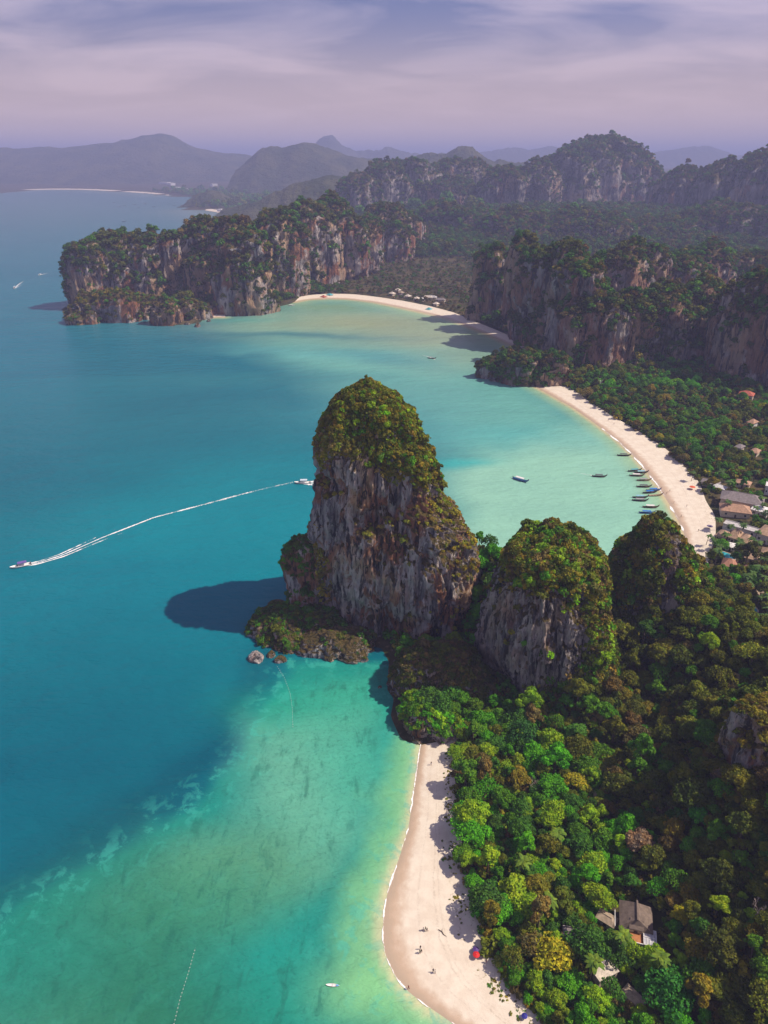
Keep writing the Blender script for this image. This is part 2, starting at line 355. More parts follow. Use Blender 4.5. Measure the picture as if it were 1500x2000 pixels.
# the shallow shelf of the near cove
reef_edge = poly([(590, 1288), (556, 1340), (520, 1390), (440, 1480), (340, 1580), (250, 1650), (100, 1745), (-60, 1815), (-260, 1900)])
shelf = np.vstack([reef_edge, poly([(-300, 2600), (1200, 2600)]), SHORE1[::-1], poly([(800, 1420), (760, 1300)])])
sdn = sdf(Pw, shelf); sd0 = sdf(P2, shelf)
blend(np.exp(-((sdn + 9) / 10) ** 2) * 0.5, (0, 66, 88))
blend(sstep(-2, 7, sdn) * 0.96, (26, 132, 122))
blend(sstep(8, 26, sdn) * 0.85, (72, 150, 132))
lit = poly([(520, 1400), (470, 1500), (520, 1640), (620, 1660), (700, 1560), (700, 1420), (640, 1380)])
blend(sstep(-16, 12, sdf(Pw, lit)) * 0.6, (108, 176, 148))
blob(620, 1370, 30, 14, (30, 148, 124), 0.7); blob(690, 1470, 16, 26, (50, 160, 138), 0.6)
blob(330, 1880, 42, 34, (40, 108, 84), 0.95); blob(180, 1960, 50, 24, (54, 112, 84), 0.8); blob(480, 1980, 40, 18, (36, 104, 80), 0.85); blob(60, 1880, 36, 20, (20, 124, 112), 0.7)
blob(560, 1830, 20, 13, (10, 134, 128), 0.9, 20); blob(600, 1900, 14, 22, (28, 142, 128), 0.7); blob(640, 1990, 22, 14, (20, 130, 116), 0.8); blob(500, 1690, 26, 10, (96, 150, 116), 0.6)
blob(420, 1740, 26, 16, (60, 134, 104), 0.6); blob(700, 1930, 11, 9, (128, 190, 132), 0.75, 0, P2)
d1 = line_dist(P2, SHORE1); ns = 1 + 0.35 * fbm(X / 12, Y / 12, 4, 3, 3)
on1 = sstep(-10, 2, sd0)
blend(on1 * (1 - sstep(4, 17, d1 * ns)) * 0.72, (126, 190, 132)); blend(on1 * (1 - sstep(0.5, 6.5, d1 * ns)) * 0.7, (150, 190, 146)); blend((1 - sstep(0.2, 3.0, d1 * ns)) * 0.8, (206, 196, 158))
for S, r1, r2 in ((SHORE2, 5, 20), (SHORE3, 14, 45), (SHORE4, 5, 16)):
    dd = line_dist(P2, S); blend((1 - sstep(2, r2, dd)) * 0.75, (150, 180, 140)); blend((1 - sstep(0.5, r1, dd)) * 0.85, (196, 176, 138))
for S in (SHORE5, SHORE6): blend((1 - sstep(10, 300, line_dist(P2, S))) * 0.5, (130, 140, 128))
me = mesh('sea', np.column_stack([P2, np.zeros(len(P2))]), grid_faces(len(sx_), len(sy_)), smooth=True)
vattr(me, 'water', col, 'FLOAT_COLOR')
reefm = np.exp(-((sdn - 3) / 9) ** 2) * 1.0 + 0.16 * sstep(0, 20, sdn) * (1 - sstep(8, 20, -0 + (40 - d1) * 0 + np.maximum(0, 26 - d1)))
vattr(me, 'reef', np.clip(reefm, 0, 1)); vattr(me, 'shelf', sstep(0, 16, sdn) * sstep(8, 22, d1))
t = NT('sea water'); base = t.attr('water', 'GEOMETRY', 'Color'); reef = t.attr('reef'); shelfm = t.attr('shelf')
pw = t.pos(rot=(0, 0, radians(35)))
rp = t.noise(pw, 0.15, 8, 0.66, 0.35); rp2 = t.noise(t.pos((1, 0.35, 1), rot=(0, 0, radians(20))), 0.22, 5, 0.65, 0.4)
c = t.mix(t.math('MULTIPLY', t.ramp(rp, 0.50, 0.60), t.math('MULTIPLY', reef, 0.42)), base, srgb(64, 172, 156))
c = t.mix(t.math('MULTIPLY', t.ramp(rp2, 0.52, 0.68), t.math('MULTIPLY', shelfm, 0.5)), c, srgb(30, 96, 84))
c = t.mix(t.math('MULTIPLY', t.ramp(t.noise(pw, 0.8, 6, 0.75), 0.5, 0.66), t.math('MULTIPLY', shelfm, 0.34)), c, srgb(26, 92, 84))
bigm = t.noise(t.pos((0.35, 1, 1), rot=(0, 0, radians(-12))), 0.012, 5, 0.6, 0.6)
c = t.mix(1.0, c, t.mix(t.ramp(bigm, 0.3, 0.7), (0.90, 0.92, 0.94), (1.07, 1.06, 1.04)), 'MULTIPLY')
w1 = t.noise(t.pos((0.30, 0.75, 1), rot=(0, 0, radians(-24))), 0.55, 4, 0.62, 0.3); w2 = t.noise(t.pos((0.5, 1, 1), rot=(0, 0, radians(-15))), 0.09, 3, 0.5)
t.bump(t.math('ADD', w1, t.math('MULTIPLY', w2, 2.2)), 0.8, 1.1)
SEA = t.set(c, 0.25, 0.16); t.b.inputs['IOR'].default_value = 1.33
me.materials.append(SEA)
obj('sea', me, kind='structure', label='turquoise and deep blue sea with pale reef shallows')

# ================================================================== beaches
def resample(L, n):
    d = np.concatenate([[0], np.cumsum(np.hypot(*np.diff(L, axis=0).T))]); s = np.linspace(0, d[-1], n)
    return np.column_stack([np.interp(s, d, L[:, 0]), np.interp(s, d, L[:, 1])])
def smooth_line(L, n, k=2):
    R = resample(L, n)
    for _ in range(k * 3): R[1:-1] = (R[:-2] + 2 * R[1:-1] + R[2:]) / 4
    return R
t = NT('beach sand'); ac = t.attr('across'); e1 = t.noise(t.pos(), 0.25, 6, 0.65); e2 = t.noise(t.pos(), 1.6, 5, 0.7); tr = t.noise(t.pos((1, 0.25, 1), rot=(0, 0, radians(8))), 0.5, 5, 0.7)
c = t.mix(t.ramp(e1, 0.35, 0.65), (0.63, 0.55, 0.445), (0.70, 0.635, 0.525))
c = t.mix(t.math('MULTIPLY', t.ramp(e2, 0.55, 0.75), 0.25), c, (0.46, 0.37, 0.29))
c = t.mix(t.math('MULTIPLY', t.ramp(tr, 0.60, 0.72), 0.28), c, (0.40, 0.31, 0.24))
wet = t.math('ADD', ac, t.math('MULTIPLY', t.math('SUBTRACT', e1, 0.5), 0.25))
c = t.mix(t.ramp(wet, 0.30, 0.10), c, (0.50, 0.375, 0.27)); c = t.mix(t.ramp(wet, 0.16, 0.03), c, (0.44, 0.345, 0.25))
for lv, am in ((0.40, 0.18), (0.60, 0.28), (0.66, 0.18)):
    dl = t.math('ABSOLUTE', t.math('SUBTRACT', t.math('ADD', ac, t.math('MULTIPLY', t.math('SUBTRACT', e1, 0.5), 0.10)), lv)); c = t.mix(t.math('MULTIPLY', t.math('MULTIPLY', t.ramp(dl, 0.018, 0.004), t.ramp(e2, 0.40, 0.6)), am), c, (0.25, 0.19, 0.14))
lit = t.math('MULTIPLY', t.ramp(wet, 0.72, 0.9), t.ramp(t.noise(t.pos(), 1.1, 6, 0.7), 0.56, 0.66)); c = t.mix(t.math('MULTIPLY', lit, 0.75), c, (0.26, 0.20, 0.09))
t.bump(t.math('ADD', e2, t.math('MULTIPLY', tr, 0.7)), 0.45, 0.12); SAND = t.set(c, t.ramp(wet, 0.02, 0.22, 0.35, 0.95), 0.3)
def beach(S, V, n, nc, label, out=4.0, zin=1.45):
    S, V = smooth_line(S, n), smooth_line(V, n)
    u = np.linspace(-0.12, 1.1, nc); vs_, ac = [], []
    for a in u:
        P = S + (V - S) * a
        z = np.where(a < 0, a * 5.0, zin * a ** 0.8) if a <= 1 else zin + (a - 1) * 1.0
        z = z + 0.10 * fbm(P[:, 0] / 6, P[:, 1] / 6, 0, 3, 71) * min(1, max(0, a) * 4)
        vs_.append(np.column_stack([P, np.broadcast_to(z, (n,)) + 0.02])); ac.append(np.full(n, a))
    me = mesh('beach', np.vstack(vs_), grid_faces(n, nc), [SAND], True); vattr(me, 'across', np.concatenate(ac))
    f = me.polygons[0].normal.z
    if f < 0: me.flip_normals()
    obj('beach', me, kind='structure', label=label); return S
B1 = beach(SHORE1, VEG1, 150, 26, 'pale sand beach curving beside the near green grove')
B2 = beach(SHORE2, VEG2, 150, 22, 'long pale beach with moored boats behind the rock tower')
B3 = beach(SHORE3, VEG3, 120, 14, 'thin sand beach at the head of the far bay')
beach(SHORE4, VEG4, 20, 8, 'tiny sand patch at the foot of the far headland')
beach(SHORE5, VEG5, 40, 6, 'distant pale beach below the far town'); beach(SHORE6, VEG6, 40, 6, 'hazy beach line along the far shore')

t = NT('sea foam'); fa = t.attr('foam'); n_ = t.noise(t.pos(), 0.9, 6, 0.7, 0.6)
al = t.ramp(t.math('ADD', n_, t.math('MULTIPLY', fa, 0.55)), 0.60, 0.92); t.set((0.92, 0.90, 0.88), 0.8, 0.2); t.put(al, t.b.inputs['Alpha']); FOAM = t.m
def ribbon(name, L, widths, offs, foam, z, label=None, parent=None, kind='stuff'):
    """A strip along the line L: widths each side, foam strength per station; three lanes so that its edges can fray."""
    L = np.asarray(L, float); T = np.gradient(L, axis=0); N = np.column_stack([-T[:, 1], T[:, 0]]); N /= np.maximum(np.hypot(*N.T), 1e-6)[:, None]
    n = len(L); V, fo = [], []
    lanes = (-1, -0.5, 0, 0.5, 1)
    for a in lanes:
        V.append(np.column_stack([L + N * (np.asarray(offs) + a * np.asarray(widths))[:, None], np.full(n, z)])); fo.append(np.asarray(foam) * (1 - abs(a)))
    me = mesh(name, np.vstack(V), grid_faces(n, len(lanes)), [FOAM]); vattr(me, 'foam', np.concatenate(fo))
    if me.polygons[0].normal.z < 0: me.flip_normals()
    return obj(name, me, parent, kind=kind, label=label)
def surf(S, lo, hi, n, w, z, label, seed):
    L = resample(S, 400)[int(400 * lo):int(400 * hi)]; L = resample(L, n); s = np.arange(n)
    k = fbm(s / 9.0, 0, 0, 3, seed); L = L + np.column_stack([fbm(s / 7.0, 3, 0, 3, seed + 5), fbm(s / 7.0, 9, 0, 3, seed + 6)]) * w * 0.6
    ribbon('surf', L, w * np.clip(0.65 + k * 0.8, 0.25, 1.4), np.zeros(n), np.clip(0.62 + k * 1.2, 0.0, 1.2), z, label)
surf(SHORE1, 0.04, 0.20, 60, 0.35, 0.13, 'broken white foam at the north end of the near beach', 3)
surf(SHORE1, 0.20, 0.74, 220, 0.42, 0.12, 'white foam line along the near beach', 11)
surf(SHORE1, 0.72, 0.98, 110, 0.35, 0.14, 'faint foam line at the near end of the near beach', 17)
surf(SHORE2, 0.40, 0.93, 220, 1.35, 0.13, 'white foam line along the beach of moored boats', 23)
# the haze lies over all of it and is closed at the end of the script

# ================================================================== far hills
t = NT('distant forest'); g1 = t.noise(t.pos((0.006,) * 3), 1.0, 8, 0.62); g2 = t.noise(t.pos((0.03,) * 3), 1.0, 5, 0.6)
c = t.mix(t.ramp(g1, 0.4, 0.62), (0.035, 0.045, 0.020), (0.075, 0.075, 0.032)); c = t.mix(t.ramp(g2, 0.6, 0.75), c, (0.11, 0.09, 0.06))
t.bump(t.math('ADD', g1, g2), 1.0, 25); FARGREEN = t.set(c, 0.95, 0.1)
def ridge(name, Y, sky_px, depth, label, seed, rough=0.06, z0=0.0, ny=60, nx=300, skew=0.45):
    sp = np.array([WY(x, y, Y)[[0, 2]] for x, y in sky_px]); xs = np.linspace(sp[0, 0], sp[-1, 0], nx); hs = np.interp(xs, sp[:, 0], sp[:, 1])
    k = np.ones(7) / 7; hs = np.convolve(np.pad(hs, 3, 'edge'), k, 'valid')
    v = np.linspace(0, 1, ny); V = []
    for a in v:
        q = (a / skew) if a < skew else (1 - a) / (1 - skew)
        y = Y + (a - skew) * depth; pr = np.sin(np.clip(q, 0, 1) * pi / 2) ** 1.25
        n = fbm(xs / (depth * 0.22), y / (depth * 0.22), 0, 5, seed); n2 = 1 - 2 * np.abs(fbm(xs / (depth * 0.07), y / (depth * 0.10), 1, 4, seed + 40))
        z = z0 + (hs - z0) * pr * (1 + 0.55 * n * (1 - q) * q * 2) + (hs.max() - z0) * rough * (n + 0.75 * n2) * np.sqrt(np.clip(q, 0, 1)) - 6 * (q < 0.02)
        V.append(np.column_stack([xs, np.full(nx, y) + n * depth * 0.05, z]))
    obj(name, mesh(name, np.vstack(V), grid_faces(nx, ny), [FARGREEN], True), kind='structure', label=label)
ridge('hills', 7600, [(-420, 330), (-120, 312), (0, 299), (90, 292), (160, 288), (215, 280), (270, 268), (300, 264), (326, 262), (338, 263), (350, 274), (385, 290), (430, 300), (480, 306), (540, 318), (640, 330), (760, 345)], 2600, 'blue hazy mountain with a notched summit beyond the far shore', 3, 0.05)
ridge('hills', 5200, [(470, 330), (495, 312), (510, 298), (530, 293), (560, 296), (590, 284), (615, 283), (640, 290), (680, 306), (720, 316), (790, 330), (860, 345)], 1500, 'pair of hazy round hills behind the far town', 9, 0.06)
ridge('hills', 9500, [(600, 300), (630, 276), (650, 273), (670, 288), (700, 296), (730, 292), (760, 288), (790, 298), (830, 305), (860, 300), (890, 305), (940, 310)], 1500, 'faint blue karst peaks near the horizon', 15, 0.08)
ridge('hills', 4300, [(770, 345), (815, 308), (840, 303), (870, 305), (890, 294), (910, 290), (930, 300), (960, 322), (1000, 322), (1020, 318), (1060, 326), (1110, 335)], 900, 'hazy conical hill just behind the back ridge', 19, 0.07)
ridge('hills', 11000, [(900, 312), (960, 296), (1000, 290), (1040, 296), (1080, 286), (1130, 288), (1190, 296), (1260, 302), (1320, 298), (1350, 292), (1380, 290), (1410, 298), (1440, 308), (1500, 306), (1600, 300), (1760, 312)], 1800, 'very faint pale peaks along the horizon', 25, 0.10)
ridge('hills', 3000, [(440, 412), (490, 400), (530, 382), (570, 366), (610, 355), (640, 351), (670, 356), (720, 372), (780, 395)], 700, 'low wooded hill beside the far town', 29, 0.10)
ridge('hills', 3750, [(362, 404), (372, 392), (390, 380), (410, 374), (432, 378), (455, 388), (480, 402)], 420, 'small wooded knoll on the point of the far bay', 33, 0.10)
ridge('hills', 2300, [(560, 440), (700, 424), (860, 418), (1000, 420), (1150, 408), (1300, 405), (1420, 402), (1500, 396), (1620, 390), (1760, 410)], 950, 'dark wooded slope under the back ridge cliffs', 37, 0.10)
# ================================================================== foliage: crowns made of leaf clumps
def crown_arrays(seed, R, zc, H, lobes, leaves, size, lr=(0.17, 0.42), fill=0.30, up=0.35, droop=0.0):
    """Leaf clumps over a heap of round lobes: R half width, zc height of its middle, H half height."""
    r = np.random.default_rng(seed); C, LR = [], []
    for k in range(lobes):
        a = k * 2.399 + r.uniform(-.4, .4); q = math.sqrt((k + 0.5) / lobes); el = (1 - q) * 0.95 + r.uniform(-.15, .12)
        rr = q * r.uniform(0.6, 1.0); C.append((cos(a) * R * rr, sin(a) * R * rr, zc + H * (el * 0.85 - 0.25 * q * r.random()))); LR.append(R * r.uniform(*lr) * (1.1 - 0.25 * q))
    C, LR = np.array(C), np.array(LR); w = LR ** 2 / (LR ** 2).sum()
    n = int(leaves * 2.2); k = r.choice(lobes, n, p=w); d = r.normal(size=(n, 3)); d[:, 2] += up; d /= np.linalg.norm(d, axis=1)[:, None]
    rad = np.where(r.random(n) < fill, r.uniform(0.55, 0.85, n), r.uniform(0.86, 1.16, n)); P = C[k] + d * (LR[k] * rad)[:, None] * np.array((1, 1, 0.85))
    inn = (np.linalg.norm(P[:, None] - C[None], axis=2) < LR[None] * 0.80).sum(1) > 0
    keep = np.where(~inn | (r.random(n) < 0.12))[0][:leaves]; P, d, k = P[keep], d[keep], k[keep]; n = len(keep)
    N = d + r.normal(size=(n, 3)) * 0.62; N[:, 2] -= droop; N /= np.linalg.norm(N, axis=1)[:, None]
    U = np.cross(N, r.normal(size=(n, 3))); U /= np.maximum(np.linalg.norm(U, axis=1), 1e-6)[:, None]; V = np.cross(N, U)
    s = size * r.uniform(0.6, 1.3, n); su, sv = (U * s[:, None]), (V * (s * r.uniform(0.55, 0.95, n))[:, None])
    Q = np.stack([P - su * 0.9, P - sv + su * 0.1, P + su, P + sv - su * 0.15], 1).reshape(-1, 3)
    lv = np.clip(0.45 + r.normal(size=lobes)[k] * 0.14 + r.normal(size=n) * 0.16, 0, 1)
    return Q, np.arange(n * 4).reshape(-1, 4), np.repeat(lv, 4), C, LR
def crown_mesh(name, *a, **k):
    V, F, lv, C, LR = crown_arrays(*a, **k); me = mesh(name, V, F, [LEAF]); vattr(me, 'leafvar', lv); return me, C, LR
def trunk_mesh(name, C, seed, h0=0.0, r0=0.22, mat=BARK, nmax=6):
    r = random.Random(seed); b = MB(); zt = min(c[2] for c in C) + 0.2; top = (r.uniform(-.3, .3), r.uniform(-.3, .3), max(zt, 1.2))
    b.tube([(0, 0, -1.5), (0.05, 0, 0.0), (top[0] * .5, top[1] * .5, top[2] * .55), top], [r0 * 1.35, r0 * 1.15, r0 * .9, r0 * .75], 7)
    for c in list(C)[:nmax]:
        c = Vector([float(q) for q in c]); m = Vector(top).lerp(c, 0.5) + Vector((0, 0, 0.25)); b.tube([top, m, c], [r0 * .6, r0 * .38, r0 * .12], 5)
    return b.mesh(name, mat, True)
# name: (seed, half width, middle height, half height, lobes, leaves, leaf size)
KINDS = {
    'broadleaf': [(11, 3.9, 5.0, 2.5, 34, 2600, 0.30), (12, 4.2, 4.8, 2.2, 44, 2800, 0.31), (13, 3.5, 5.6, 2.8, 24, 2400, 0.29), (14, 3.8, 4.6, 2.3, 17, 2300, 0.32)],
    'tall': [(21, 2.7, 6.6, 4.0, 15, 1900, 0.29), (22, 2.9, 6.2, 3.6, 12, 1900, 0.30)],
    'airy': [(31, 3.9, 5.4, 2.2, 17, 900, 0.29), (32, 3.5, 5.0, 2.5, 13, 820, 0.28)],
}
TREES = {}
for kd, rows in KINDS.items():
    TREES[kd] = []
    for a in rows:
        me, C, LR = crown_mesh('crown', *a, **(dict(lr=(0.22, 0.36)) if kd == 'airy' else {}))
        TREES[kd].append((me, trunk_mesh('trunk', C, a[0])))
def merged(name, parts):
    """One mesh out of several, for the masses nobody could count."""
    bm = bmesh.new(); mats = []; 
    me = bpy.data.meshes.new(name); V, F, M, L = [], [], [], []; base = 0
    for m in parts:
        co = np.empty(len(m.vertices) * 3, np.float32); m.vertices.foreach_get('co', co); V.append(co.reshape(-1, 3))
        mi = len(mats); mats += list(m.materials)
        for p in m.polygons: F.append(tuple(base + i for i in p.vertices)); M.append(mi)
        lv = np.full(len(m.vertices), 0.5, np.float32)
        if 'leafvar' in m.attributes: m.attributes['leafvar'].data.foreach_get('value', lv)
        L.append(lv); base += len(m.vertices)
    bm.free(); me.from_pydata(np.vstack(V).tolist(), [], F)
    for m in mats: me.materials.append(m)
    me.polygons.foreach_set('material_index', M); vattr(me, 'leafvar', np.concatenate(L)); me.update(); return me
def proto(name, me): return bpy.data.objects.new(name, me)      # not in the scene: only the forests instance it
P_NEAR = [proto('tree', merged('tree', m)) for kd in ('broadleaf', 'tall', 'airy') for m in TREES[kd]]
P_SHRUB = [proto('shrub', crown_mesh('shrub', 41 + k, 1.0, 0.35, 0.75, 7 + k, 230, 0.20)[0]) for k in range(4)]
P_FAR = [proto('tree', crown_mesh('tree', 51 + k, 4.2, 3.4 + 0.6 * k, 2.6 + 0.5 * k, 8 + k, 210, 0.85)[0]) for k in range(4)]
def palm_meshes(seed, h=9.0):
    r = random.Random(seed); b = MB(); lean = (r.uniform(-1, 1), r.uniform(-1, 1))
    b.tube([(0, 0, -0.6), (lean[0] * .15, lean[1] * .15, h * .35), (lean[0] * .5, lean[1] * .5, h * .7), (lean[0], lean[1], h)], [0.24, 0.19, 0.16, 0.14], 6)
    V, F, lv = [], [], []
    for k in range(15):
        a = k * 2.4 + r.uniform(-.2, .2); el = r.uniform(-0.1, 1.0); L = r.uniform(2.6, 3.4); pts = []
        for i in range(6):
            s = i / 5; pts.append(Vector((cos(a) * L * s * cos(el * .8), sin(a) * L * s * cos(el * .8), L * s * sin(el) * 0.8 - 1.5 * s * s)) + Vector((lean[0], lean[1], h)))
        side = Vector((-sin(a), cos(a), 0))
        for i in range(5):
            w0, w1 = 0.12 + 0.5 * sin(pi * min(1, (i + .2) / 5.2)), 0.12 + 0.5 * sin(pi * min(1, (i + 1.2) / 5.2))
            for sg in (-1, 1):
                q = len(V); dr = Vector((0, 0, -0.28))
                V += [pts[i], pts[i + 1], pts[i + 1] + side * sg * w1 + dr * w1, pts[i] + side * sg * w0 + dr * w0]; F.append((q, q + 1, q + 2, q + 3)); lv += [r.random()] * 4
    me = mesh('fronds', np.array([tuple(v) for v in V]), np.array(F), [LEAF]); vattr(me, 'leafvar', lv)
    return b.mesh('trunk', BARK, True), me
PALMS = [palm_meshes(61 + k, 8.0 + 0.8 * k) for k in range(4)]
P_PALM = [proto('palm', merged('palm', m)) for m in PALMS]
def bare_tree(seed, h=7.0):
    r = random.Random(seed); b = MB()
    def grow(p, d, L, rad, lev):
        q = p + d * L; mid = p.lerp(q, .5) + Vector((r.uniform(-.1, .1), r.uniform(-.1, .1), 0)) * L; b.tube([p, mid, q], [rad, rad * .8, rad * .6], 4 if lev else 6, cap=False)
        if lev < 4:
            for k in range(3 if lev < 3 else 4):
                dd = (d + Vector((r.uniform(-1, 1), r.uniform(-1, 1), r.uniform(-.15, .75))) * 0.75).normalized(); grow(q, dd, L * r.uniform(.55, .8), rad * .58, lev + 1)
    grow(Vector((0, 0, -1)), Vector((0, 0, 1)), h * .42, 0.24, 0)
    return b.mesh('branches', BONE, True)

def gn_group(name, protos):
    g = bpy.data.node_groups.new(name, 'GeometryNodeTree'); g.is_modifier = True
    g.interface.new_socket('Geometry', in_out='INPUT', socket_type='NodeSocketGeometry'); g.interface.new_socket('Geometry', in_out='OUTPUT', socket_type='NodeSocketGeometry')
    N, L = g.nodes, g.links; gi, go, jn = N.new('NodeGroupInput'), N.new('NodeGroupOutput'), N.new('GeometryNodeJoinGeometry')
    def na(nm, ty):
        n = N.new('GeometryNodeInputNamedAttribute'); n.data_type = ty; n.inputs['Name'].default_value = nm; return n.outputs[0]
    va, ro, sc = na('variant', 'INT'), na('rot', 'FLOAT_VECTOR'), na('size', 'FLOAT_VECTOR')
    for k, p in enumerate(protos):
        oi = N.new('GeometryNodeObjectInfo'); oi.inputs['Object'].default_value = p; oi.inputs['As Instance'].default_value = True
        cp = N.new('FunctionNodeCompare'); cp.data_type = 'INT'; cp.operation = 'EQUAL'; L.new(va, cp.inputs[2]); cp.inputs[3].default_value = k
        ip = N.new('GeometryNodeInstanceOnPoints'); L.new(gi.outputs[0], ip.inputs['Points']); L.new(cp.outputs[0], ip.inputs['Selection']); L.new(oi.outputs['Geometry'], ip.inputs['Instance'])
        L.new(ro, ip.inputs['Rotation']); L.new(sc, ip.inputs['Scale']); L.new(ip.outputs[0], jn.inputs[0])
    L.new(jn.outputs[0], go.inputs[0]); return g
GN = {'near': (gn_group('near trees', P_NEAR), len(P_NEAR)), 'shrub': (gn_group('shrubs', P_SHRUB), 4), 'far': (gn_group('far trees', P_FAR), 4), 'palm': (gn_group('palms', P_PALM), 4)}
def mass(name, kind, P, size, tints, tilt=None, parent=None, label=None, squash=1.0, variant=None):
    """A wood or scrub that reads as one mass: one object of points, each carrying a plant."""
    g, nv = GN[kind]; n = len(P); r = np.random.default_rng(n + 5)
    me = bpy.data.meshes.new(name); me.vertices.add(n); me.vertices.foreach_set('co', np.asarray(P, np.float32).ravel())
    iattr(me, 'variant', r.integers(0, nv, n) if variant is None else variant)
    rot = np.zeros((n, 3)); rot[:, 2] = r.uniform(0, 2 * pi, n)
    if tilt is not None:
        rot[:, 1] = np.arccos(np.clip(tilt[:, 2], -1, 1)); h = rot[:, 1] > 0.15; rot[h, 2] = np.arctan2(tilt[h, 1], tilt[h, 0])
    s = np.asarray(size)[:, None] * np.array((1, 1, squash)) * r.uniform(0.85, 1.15, (n, 3))
    vattr(me, 'rot', rot, 'FLOAT_VECTOR'); vattr(me, 'size', s, 'FLOAT_VECTOR'); vattr(me, 'tint', tints, 'FLOAT_COLOR')
    o = obj(name, me, parent, kind='stuff', label=label); m = o.modifiers.new('plants', 'NODES'); m.node_group = g
    return o
PAL = {'bright': (0.066, 0.260, 0.009), 'green': (0.066, 0.185, 0.011), 'lime': (0.172, 0.300, 0.012), 'gold': (0.27, 0.27, 0.014), 'olive': (0.106, 0.132, 0.012), 'darkolive': (0.064, 0.088, 0.012),
       'brown': (0.125, 0.102, 0.036), 'deep': (0.044, 0.122, 0.017), 'teal': (0.050, 0.150, 0.020), 'ochre': (0.172, 0.158, 0.018), 'grey': (0.19, 0.16, 0.12)}
def tints(n, mixd, seed, jit=0.16):
    r = np.random.default_rng(seed); ks = list(mixd); p = np.array([mixd[k] for k in ks], float); p /= p.sum(); c = np.array([PAL[k] for k in ks])[r.choice(len(ks), n, p=p)]
    return c * np.exp(r.normal(size=(n, 1)) * jit) * np.exp(r.normal(size=(n, 3)) * jit * 0.4)

# ================================================================== limestone
def stack(zs, cx, cy, rx, rf, rb, na, s, seed, amp=1.0, rib=1.0, sq=2.4, under=None, dome=1.0, rot=0.0, nose=0.0):
    """A rock as rings from bottom to top (arrays over zs): half width rx, depth to the front rf and to the back rb."""
    th = np.linspace(0, 2 * pi, na, endpoint=False) + rot; c, sn = np.cos(th), np.sin(th)
    se = (np.abs(c) ** sq + np.abs(sn) ** sq) ** (-1 / sq)
    ux, uy = c * se, sn * se
    ry = np.where(sn[None] < 0, rf[:, None], rb[:, None])
    X = cx[:, None] + ux[None] * rx[:, None]; Y = cy[:, None] + uy[None] * ry; Z = np.repeat(zs[:, None], na, 1)
    X = X + nose * np.clip(-uy, 0, 1)[None] ** 1.3 * rx[:, None]
    R = np.hypot(ux[None] * rx[:, None], uy[None] * ry); mr = max(rx.max(), 1e-3)
    big = fbm(X / (9 * s), Y / (9 * s), Z / (34 * s), 3, seed); mid = fbm(X / (3.2 * s), Y / (3.2 * s), Z / (16 * s), 3, seed + 11)
    rb_ = 1 - np.abs(fbm(X / (1.15 * s), Y / (1.15 * s), Z / (11 * s), 3, seed + 23)) * 2; lump = fbm(X / (3 * s), Y / (3 * s), Z / (3 * s), 4, seed + 31); cut = fbm(X / (7 * s), Y / (7 * s), Z / (5 * s), 3, seed + 47)
    rb2 = 1 - np.abs(fbm(X / (0.5 * s), Y / (0.5 * s), Z / (2.6 * s), 2, seed + 71)) * 2.4
    cave = np.clip(cut - 0.28, 0, 1)
    D = amp * s * (1.9 * big + 0.95 * mid + 0.42 * rib * rb_ + 0.45 * lump - 5.0 * cave + 0.26 * rib * rb2)
    D *= np.clip(R / (0.35 * mr), 0, 1)
    if under is not None: D = D - under(th[None] - rot, Z, X) * R
    k = np.maximum(R + D, 0.02 * R) / np.maximum(R, 1e-6)
    X = cx[:, None] + (X - cx[:, None]) * k; Y = cy[:, None] + (Y - cy[:, None]) * k
    top = np.clip(1 - R / mr, 0, 1); Z = Z + dome * s * (0.9 * fbm(X / (2.4 * s), Y / (2.4 * s), 0, 4, seed + 61) + 1.3 * fbm(X / (6 * s), Y / (6 * s), 0, 2, seed + 67)) * top
    return np.stack([X, Y, Z], -1).reshape(-1, 3), grid_faces(na, len(zs), True)
def rows_by_length(z, r, n):
    d = np.concatenate([[0], np.cumsum(np.hypot(np.diff(z), np.diff(r)))]); q = np.linspace(0, d[-1], n); return np.interp(q, d, np.arange(len(z)))
def karst(Yc, left, right, kf, kb, na, nz, s, seed, zb=-3.0, cap=0.16, **k):
    """A rock whose outline, seen from the drone, runs along LEFT and RIGHT (photograph pixels, top to bottom) at distance Yc."""
    L = np.array([WY(x, y, Yc)[[2, 0]] for x, y in left])[::-1]; Rr = np.array([WY(x, y, Yc)[[2, 0]] for x, y in right])[::-1]
    zt = max(L[-1, 0], Rr[-1, 0]); q = np.linspace(0, 1, 400); z = zb + (zt - zb) * (1 - (1 - q) ** 1.6)
    xl, xr = np.interp(z, L[:, 0], L[:, 1]), np.interp(z, Rr[:, 0], Rr[:, 1]); rx = np.maximum((xr - xl) / 2, 0.15)
    capz = sstep(zt - cap * (zt - zb), zt, z); rx = rx * np.sqrt(np.clip(1 - capz ** 2.2 * 0.995, 0.003, 1))
    i = rows_by_length(z, rx, nz); f = lambda a: np.interp(i, np.arange(400), a)
    z, rx, cx = f(z), f(rx), f((xl + xr) / 2); rf = rx * (np.interp(z, [p[0] for p in kf], [p[1] for p in kf]) if hasattr(kf, '__len__') else kf); rb = rx * kb
    return stack(z, cx, np.full(nz, float(Yc)), rx, rf, rb, na, s, seed, **k)
